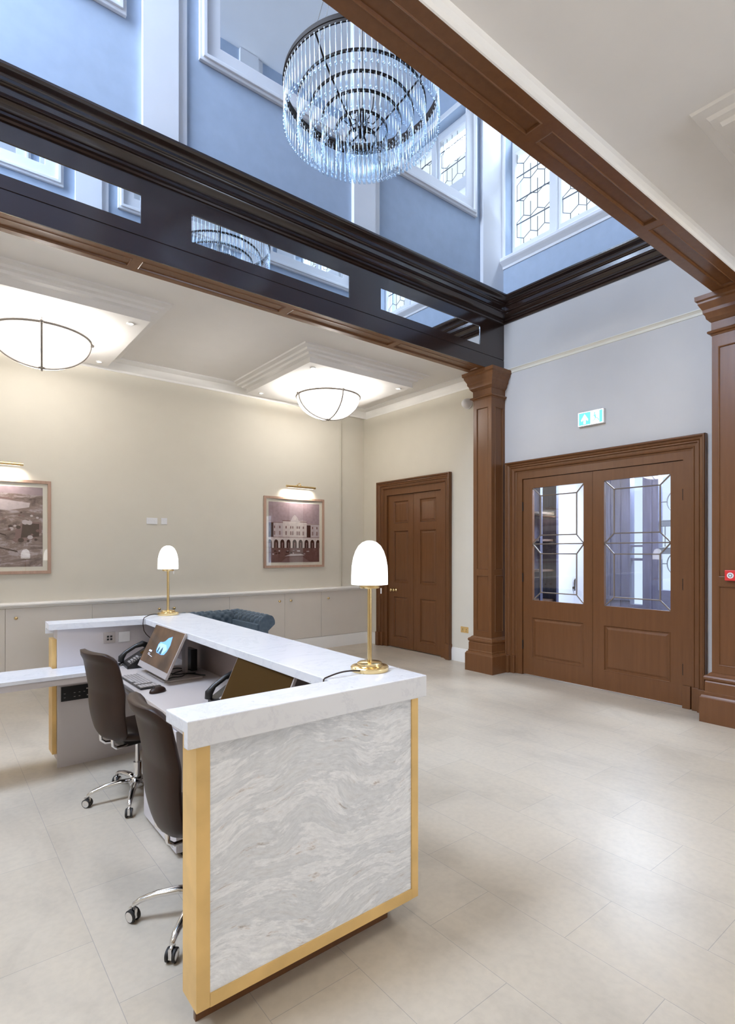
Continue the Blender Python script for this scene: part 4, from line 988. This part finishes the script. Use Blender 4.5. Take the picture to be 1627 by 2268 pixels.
# ------------------------------------------------------------------ office chairs
def office_chair(x, y, rz, label, base_rot, hx=0.02):
    t = thing('office_chair', label, 'chair', (x, y, 0), (0, 0, rz), group='high backed brown office chairs behind the desk')
    # backrest: closed pillow surface
    nu, nv = 22, 30
    def spine(v):   # height 0..1 -> x, z
        z = 0.44 + 0.58 * v
        x = -0.165 - 0.02 * math.sin(PI * min(1, v / 0.55)) - 0.095 * v ** 1.4
        if v > 0.86:
            q = (v - 0.86) / 0.14; x -= 0.045 * q ** 2; z -= 0.010 * q ** 2
        return x, z
    def halfw(v):
        w = 0.205 + 0.035 * math.sin(PI * min(1, v * 0.9))
        if v < 0.12: w *= 1 - 0.35 * ((0.12 - v) / 0.12) ** 2
        if v > 0.90: w *= 1 - 0.22 * ((v - 0.90) / 0.10) ** 2
        return w
    b = MB(); F = []; B = []
    for j in range(nv + 1):
        v = j / nv; sx, sz = spine(v); hw = halfw(v); rf, rb = [], []
        dv = 0.001; s2 = spine(min(1, v + dv)); s1 = spine(max(0, v - dv)); tx, tz = s2[0] - s1[0], s2[1] - s1[1]; L = math.hypot(tx, tz); nx, nz = tz / L, -tx / L
        for i in range(nu + 1):
            u = -1 + 2 * i / nu
            e = max(0.0, (1 - abs(u) ** 6) * (1 - abs(2 * v - 1) ** 14)) ** 0.5
            th = 0.034 * e + 0.001
            cx = 0.038 * u * u     # wraps forward at the sides
            rf.append((sx + cx + nx * th, hw * u, sz + nz * th)); rb.append((sx + cx - nx * th * 0.8, hw * u, sz - nz * th * 0.8))
        F.append(b.verts(rf)); B.append(b.verts(rb))
    for j in range(nv):
        for i in range(nu):
            b.face([F[j][i], F[j][i + 1], F[j + 1][i + 1], F[j + 1][i]]); b.face([B[j][i], B[j + 1][i], B[j + 1][i + 1], B[j][i + 1]])
    for j in range(nv):
        b.face([F[j][0], F[j + 1][0], B[j + 1][0], B[j][0]]); b.face([F[j][nu], B[j][nu], B[j + 1][nu], F[j + 1][nu]])
    for i in range(nu):
        b.face([F[0][i], B[0][i], B[0][i + 1], F[0][i + 1]]); b.face([F[nv][i], F[nv][i + 1], B[nv][i + 1], B[nv][i]])
    b.build('backrest', M['leather'], t, smooth=True)
    # seat
    b = MB(); n = 28
    rings = []
    for (s_, z) in ((0.0, 0.430), (0.80, 0.434), (0.96, 0.442), (1.0, 0.460), (0.97, 0.478), (0.85, 0.492), (0.5, 0.496), (0.0, 0.492)):
        if s_ == 0: rings.append([b.bm.verts.new((0.06, 0, z))]); continue
        rg = []
        for i in range(n):
            a = 2 * PI * i / n; c_, s2 = math.cos(a), math.sin(a); k = (abs(c_) ** 4 + abs(s2) ** 4) ** -0.25
            rg.append(b.bm.verts.new((0.06 + 0.215 * s_ * c_ * k, 0.225 * s_ * s2 * k * (1 - 0.12 * (c_ < -0.5)), z - (0.015 if c_ > 0.9 else 0))))
        rings.append(rg)
    for A, Bq in zip(rings, rings[1:]):
        for i in range(n):
            j = (i + 1) % n
            if len(A) == 1: b.face([A[0], Bq[i], Bq[j]])
            elif len(Bq) == 1: b.face([A[i], A[j], Bq[0]])
            else: b.face([A[i], A[j], Bq[j], Bq[i]])
    b.build('seat', M['leather'], t, smooth=True)
    # chrome back bracket (two curved arms)
    for s_ in (-1, 1):
        MB().tube([(-0.155, s_ * 0.085, 0.50), (-0.172, s_ * 0.085, 0.455), (-0.170, s_ * 0.085, 0.415), (-0.145, s_ * 0.08, 0.392), (-0.10, s_ * 0.07, 0.388), (0.0, s_ * 0.04, 0.395)], 0.011, 10).build('back_bracket', M['chrome'], t, smooth=True)
    MB().box(-0.09, 0.11, -0.07, 0.07, 0.375, 0.417).build('mechanism', M['black'], t, bevel=0.008)
    MB().tube([(hx, 0, 0.10), (hx, 0, 0.235)], 0.026, 18).tube([(hx, 0, 0.235), (hx, 0, 0.385)], 0.015, 16).build('gas_column', M['chrome'], t, auto=40)
    MB().lathe([(0, 0.07), (0.042, 0.072), (0.05, 0.085), (0.045, 0.125), (0.03, 0.14), (0, 0.14)], (hx, 0, 0), 24).build('hub', M['chrome'], t, smooth=True)
    for k in range(5):
        a = base_rot + 2 * PI * k / 5; c_, s_ = math.cos(a), math.sin(a)
        def q(r, z): r *= 1.094; return (hx + r * c_, r * s_, z)
        leg = MB().tube([q(0.03, 0.112), q(0.10, 0.118), q(0.18, 0.110), q(0.245, 0.092), q(0.272, 0.075), q(0.276, 0.055)], [0.023, 0.021, 0.018, 0.015, 0.013, 0.011], 12, flat=0.8).build('leg', M['chrome'], t, smooth=True)
        ca = a + 0.9 + k * 0.7; dx, dy = math.cos(ca), math.sin(ca)
        px, py = hx + 0.302 * c_, 0.302 * s_
        cb = MB()
        for s2 in (-1, 1):
            T = Matrix.Translation((px + s2 * 0.013 * dx, py + s2 * 0.013 * dy, 0.0275)) @ Matrix.Rotation(ca, 4, 'Z') @ Matrix.Rotation(s2 * PI / 2, 4, 'Y')
            cb.lathe([(0, -0.006), (0.022, -0.006), (0.0275, -0.003), (0.0275, 0.006), (0.022, 0.009)], seg=24, T=T, m=M['rubber'])
            cb.lathe([(0.022, 0.009), (0.019, 0.0105), (0, 0.0115)], seg=24, T=T, m=M['chrome'])
        T = Matrix.Translation((px, py, 0.03)) @ Matrix.Rotation(ca, 4, 'Z')
        cb.box(-0.007, 0.007, -0.02, 0.02, -0.012, 0.028, T=T, m=M['chrome'])
        cb.build('caster', M['rubber'], leg, auto=40)
    return t
office_chair(1.06, 3.86, math.radians(11), 'farther brown high backed office chair facing the lit monitor', math.radians(162), 0.035)
office_chair(0.965, 2.435, math.radians(-3), 'nearer brown high backed office chair beside the counter end', math.radians(155.5), 0.012)

# ------------------------------------------------------------------ chesterfield sofa
def tuft(fn, nu, nv, su, sv, b, depth=0.028, p=0.125):
    """fn(u,v)->(pos,normal); u,v in metres up to su,sv"""
    G = []
    for j in range(nv + 1):
        row = []
        for i in range(nu + 1):
            u, v = su * i / nu, sv * j / nv
            P0, nrm = fn(u, v)
            a_ = (u / p + v / (p * 0.75)) ; c_ = (u / p - v / (p * 0.75))
            # distance to creases of a diamond lattice
            d1 = abs(a_ / 1 - round(a_)); d2 = abs(c_ - round(c_))
            crease = min(d1, d2); btn = math.hypot(d1, d2)
            h = depth * (1 - math.exp(-(crease / 0.16) ** 2) * 0.45 - math.exp(-(btn / 0.20) ** 2) * 0.8)
            row.append(b.bm.verts.new(Vector(P0) + Vector(nrm) * h))
        G.append(row)
    for j in range(nv):
        for i in range(nu): b.face([G[j][i], G[j][i + 1], G[j + 1][i + 1], G[j + 1][i]])
    return G
sofa = thing('chesterfield_sofa', 'blue grey buttoned velvet sofa behind the counter', 'sofa', (2.6, 7.0, 0))
def roll(v):
    """section of a rolled back: v metres along from the seat line up and over; returns (d,z,nd,nz); d positive = outwards (behind)"""
    H0, r = 0.66, 0.085
    if v < 0.30:
        d = 0.02 + 0.06 * (v / 0.30); return d, 0.36 + v, -0.97, 0.2
    q = (v - 0.30) / r; a = PI - min(q, 4.1) + 0.15
    return 0.08 + r + r * math.cos(a) * 1.0, H0 + 0.045 + r * math.sin(a), math.cos(a), math.sin(a)
XR, XLf, YF, YBk = 0.98, -1.20, -0.52, 0.50     # sofa extents (local)
b = MB()
def back_fn(u, v):
    d, z, nd, nz = roll(v); return (XLf + 0.12 + u, 0.24 + d, z), (0, nd, nz)
tuft(back_fn, 150, 50, (XR - 0.12) - (XLf + 0.12), 0.60, b)
b.build('back', M['velvet'], sofa, smooth=True)
for s_, X0 in ((1, XR - 0.26), (-1, XLf + 0.26)):
    b = MB()
    def arm_fn(u, v, s_=s_, X0=X0):
        d, z, nd, nz = roll(v); z -= 0.0; return (X0 + s_ * d, YF + 0.03 + u, z), (s_ * nd, 0, nz)
    G = tuft(arm_fn, 66, 50, YBk - 0.08 - YF, 0.60, b)
    b.build('arm', M['velvet'], sofa, smooth=True)
    # front scroll panel of the arm
    pts = [roll(0.6 * i / 30) for i in range(31)]
    f = MB(); pl = [(X0 + s_ * (d + nd * 0.02), z + nz * 0.02) for d, z, nd, nz in pts]
    pl += [(X0 + s_ * 0.17, 0.60), (X0 + s_ * 0.17, 0.14), (X0, 0.14)]
    f.prism(pl, lambda x, z: (x, YF + 0.012, z), lambda x, z: (x, YF + 0.05, z)); f.build('arm_front', M['velvet'], sofa)
    o_ = MB(); o_.box(min(X0 + s_ * .03, X0 + s_ * 0.175), max(X0 + s_ * .03, X0 + s_ * 0.175), YF + 0.05, YBk - 0.06, 0.12, 0.69); o_.build('arm_side', M['velvet'], sofa, bevel=0.01)
MB().box(XLf + 0.1, XR - 0.1, 0.33, 0.45, 0.12, 0.69).build('back_panel', M['velvet'], sofa, bevel=0.01)
MB().box(XLf + 0.24, XR - 0.24, YF + 0.03, 0.33, 0.12, 0.32).build('seat_base', M['velvet'], sofa, bevel=0.015)
for i in range(2):
    w = (XR - XLf - 0.52) / 2; x0 = XLf + 0.26 + i * w
    MB().box(x0 + 0.004, x0 + w - 0.004, YF + 0.01, 0.27, 0.32, 0.46).build('seat_cushion', M['velvet'], sofa, bevel=0.04, seg=4)
for (x, y) in ((XR - 0.2, YF + 0.1), (XLf + 0.2, YF + 0.1), (XR - 0.2, 0.36), (XLf + 0.2, 0.36)):
    MB().lathe([(0, 0), (0.018, 0), (0.022, 0.04), (0.034, 0.08), (0.03, 0.12), (0, 0.12)], (x, y, 0), 16).build('leg', M['darkwood'], sofa, smooth=True)

# ------------------------------------------------------------------ chandelier
cx, cy = 2.655, 3.415
ch = thing('chandelier', 'tiered crystal rod chandelier hanging in the light well', 'chandelier', (cx, cy, 5.0))
tiers_ = [(0.605, 0.24, 92, 0.28), (0.50, 0.13, 76, 0.26), (0.405, 0.065, 60, 0.26), (0.31, 0.005, 48, 0.25), (0.20, -0.06, 34, 0.24), (0.115, -0.12, 22, 0.22)]
rods = []
for ti, (R, z, n, L) in enumerate(tiers_):
    b = MB()
    hh = 0.065 if ti == 0 else 0.020
    b.lathe([(R - 0.005, z), (R + 0.005, z), (R + 0.005, z + hh), (R - 0.005, z + hh), (R - 0.005, z)], seg=96)
    if ti == 0:
        b.lathe([(R + 0.005, z + hh * .35), (R + 0.010, z + hh * .4), (R + 0.010, z + hh * .6), (R + 0.005, z + hh * .65)], seg=96)
    b.build('ring', M['bronze'], ch, auto=40)
    for i in range(n):
        a = 2 * PI * (i + 0.5 * (ti % 2)) / n
        rods.append((R * math.cos(a), R * math.sin(a), z, L, ti))
def dcam(r):
    x, y = cx + r[0], cy + r[1]
    return math.sqrt(x * x + y * y + (5 + r[2] - 1.65) ** 2)
rods.sort(key=dcam)
def rod_into(b, r, z, L):
    b.lathe([(0, 0.012), (0.008, 0.006), (0.0095, -0.004), (0.0038, -0.016), (0.0036, -L + 0.040), (0.007, -L + 0.026), (0.0105, -L + 0.013), (0.0075, -L + 0.003), (0, -L)], (r[0], r[1], z), 8)
    return b
proto = {}
for k, r in enumerate(rods[:100]):
    ti = r[4]
    if ti not in proto:
        b = MB(); rod_into(b, (0, 0), 0, r[3]); o = b.build('glass_rod', M['crystal'], ch, smooth=True); proto[ti] = o
    else:
        o = proto[ti].copy(); C.objects.link(o); o.parent = ch
    o.location = (r[0], r[1], r[2])
b = MB()
for r in rods[100:]: rod_into(b, r, r[2], r[3])
b.build('glass_rods', M['crystal'], ch, smooth=True, kind='stuff')
for k in range(4):
    a = math.radians(20 + 90 * k); c_, s_ = math.cos(a), math.sin(a)
    pts = [(0, 0, -0.05)] + [(R * c_, R * s_, z + 0.008) for (R, z, n, L) in tiers_[::-1]] + [(0.605 * c_, 0.605 * s_, 0.25)]
    MB().tube(pts, 0.007, 6).build('cross_arm', M['bronze'], ch)
    MB().tube([(0.595 * c_, 0.595 * s_, 0.29), (0.05 * c_, 0.05 * s_, 1.9), (0.05 * c_, 0.05 * s_, 4.2)], 0.003, 6).build('suspension_wire', M['pewter'], ch)
MB().tube([(0, 0, -0.16), (0, 0, 4.2)], 0.010, 10).build('stem', M['pewter'], ch)
MB().lathe([(0, 0.12), (0.03, 0.11), (0.05, 0.04), (0.045, -0.02), (0.02, -0.10), (0, -0.12)], seg=20).build('hub', M['bronze'], ch, smooth=True)
for k in range(8):
    a = 2 * PI * k / 8; c_, s_ = math.cos(a), math.sin(a)
    arm = MB().tube([(0.04 * c_, 0.04 * s_, 0.02), (0.09 * c_, 0.09 * s_, 0.0), (0.14 * c_, 0.14 * s_, 0.05), (0.15 * c_, 0.15 * s_, 0.12)], 0.004, 6).build('lamp_arm', M['bronze'], ch, smooth=True)
    MB().lathe([(0, 0.12), (0.008, 0.125), (0.011, 0.15), (0.006, 0.19), (0, 0.20)], (0.15 * c_, 0.15 * s_, 0), 10).build('candle_bulb', M['whiteplastic'], arm, smooth=True)
MB().lathe([(0, 4.2), (0.10, 4.2), (0.10, 4.17), (0.03, 4.14), (0, 4.14)], seg=24).build('ceiling_rose', M['pewter'], ch, smooth=True)

# ------------------------------------------------------------------ lights
def area(name, loc, rot, sx, sy, e, col):
    la = bpy.data.lights.new(name, 'AREA'); la.shape = 'RECTANGLE'; la.size = sx; la.size_y = sy; la.energy = e; la.color = col
    o = bpy.data.objects.new(name, la); C.objects.link(o); o.location = loc; o.rotation_euler = rot
    return o
DAY = (0.66, 0.79, 1.0)
# daylight through the leaded window, through the outer windows, plus added fills at the roof, left end and vestibule
area('daylight_upper_window', (7.5, 3.43, 9.9), (0, math.radians(48), 0), 1.6, 2.8, 340, DAY)
area('daylight_vestibule', (9.6, 3.03, 3.6), (0, math.radians(62), 0), 1.6, 1.8, 260, DAY)
area('added_fill_roof', (-1.6, 3.42, ZT - 0.02), (0, math.radians(-14), 0), 3.4, 1.7, 350, DAY)  # added fill from above, no known roof opening
area('added_fill_left_end', (XL + 0.06, 3.42, 7.2), (0, math.radians(-97), 0), 2.4, 1.8, 250, DAY)  # added fill brightening the upper ceiling from the unseen end
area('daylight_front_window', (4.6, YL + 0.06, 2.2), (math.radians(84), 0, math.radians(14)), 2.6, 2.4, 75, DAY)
area('vestibule_fill', (7.5, 3.6, 3.15), (0, 0, 0), 0.8, 0.8, 70, (0.9, 0.95, 1.0))  # added fill that brightens the vestibule, no fitting there
for (x, y) in ((0.92, 6.66), (4.56, 6.66), (-2.72, 6.76), (4.54, 0.29), (0.92, 0.10), (-2.72, 0.10), (0.92, -2.6)):  # includes the added fill bowls above and behind the camera
    li = bpy.data.lights.new('bowl_bulb', 'POINT'); li.energy = 44 if y > 5 else 20; li.shadow_soft_size = 0.10; li.color = (1, 0.965, 0.91)
    o = bpy.data.objects.new('bowl_bulb', li); C.objects.link(o); o.location = (x, y, 3.84)

w5 = thing('window_5_added', 'added window frame round the left end fill, out of view', 'window', kind='structure')  # unseen frame made up for the left end fill
MB().gridbox(lambda a, b_, n: (XL + n, a, b_), (2.35, 4.5), (5.9, 8.5), 0.0, 0.05, [(2.47, 4.37, 6.0, 8.4)]).build('window_frame', M['upper_white'], w5)
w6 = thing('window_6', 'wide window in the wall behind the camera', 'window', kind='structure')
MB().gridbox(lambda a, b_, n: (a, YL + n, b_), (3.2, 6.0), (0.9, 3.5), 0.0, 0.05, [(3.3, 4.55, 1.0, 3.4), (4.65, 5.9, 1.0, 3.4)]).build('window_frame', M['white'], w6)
w2 = thing('window_2_added', 'added frame round the roof fill over the left end of the light well', 'added roof fill', kind='structure')  # unseen frame made up for the roof fill
MB().gridbox(lambda a, b_, n: (a, b_, ZT - n), (-3.45, 0.25), (2.45, 4.4), 0.0, 0.04, [(-3.35, 0.15, 2.55, 4.3)]).build('window_frame', M['upper_white'], w2)
# ------------------------------------------------------------------ world, camera, view
w = bpy.data.worlds.new('sky'); bpy.context.scene.world = w; w.use_nodes = True
bg = w.node_tree.nodes['Background']; bg.inputs[0].default_value = (0.86, 0.94, 1.0, 1); bg.inputs[1].default_value = 0.55
cam = bpy.data.cameras.new('camera'); co = bpy.data.objects.new('camera', cam); C.objects.link(co)
f = 1218.69
cam.sensor_fit = 'VERTICAL'; cam.sensor_height = 36.0; cam.sensor_width = 36.0 * 1627 / 2268
cam.lens = f / 2268 * 36
cam.shift_y = (1221.0 - 1134.0) / 2268
cam.clip_start = 0.05; cam.clip_end = 200
F = Vector((0.62216584, 0.78288548, 0))
co.location = (0, 0, 1.65)
co.rotation_euler = F.to_track_quat('-Z', 'Y').to_euler()
sc = bpy.context.scene
sc.camera = co
sc.view_settings.view_transform = 'Standard'; sc.view_settings.look = 'None'; sc.view_settings.gamma = 1.0; sc.view_settings.use_curve_mapping = False
sc.view_settings.exposure = 1.28
cy_ = sc.cycles
cy_.use_denoising = True
cy_.max_bounces = 8; cy_.diffuse_bounces = 5; cy_.glossy_bounces = 5; cy_.transparent_max_bounces = 24; cy_.transmission_bounces = 4
cy_.sample_clamp_indirect = 6.0; cy_.caustics_reflective = False; cy_.caustics_refractive = False
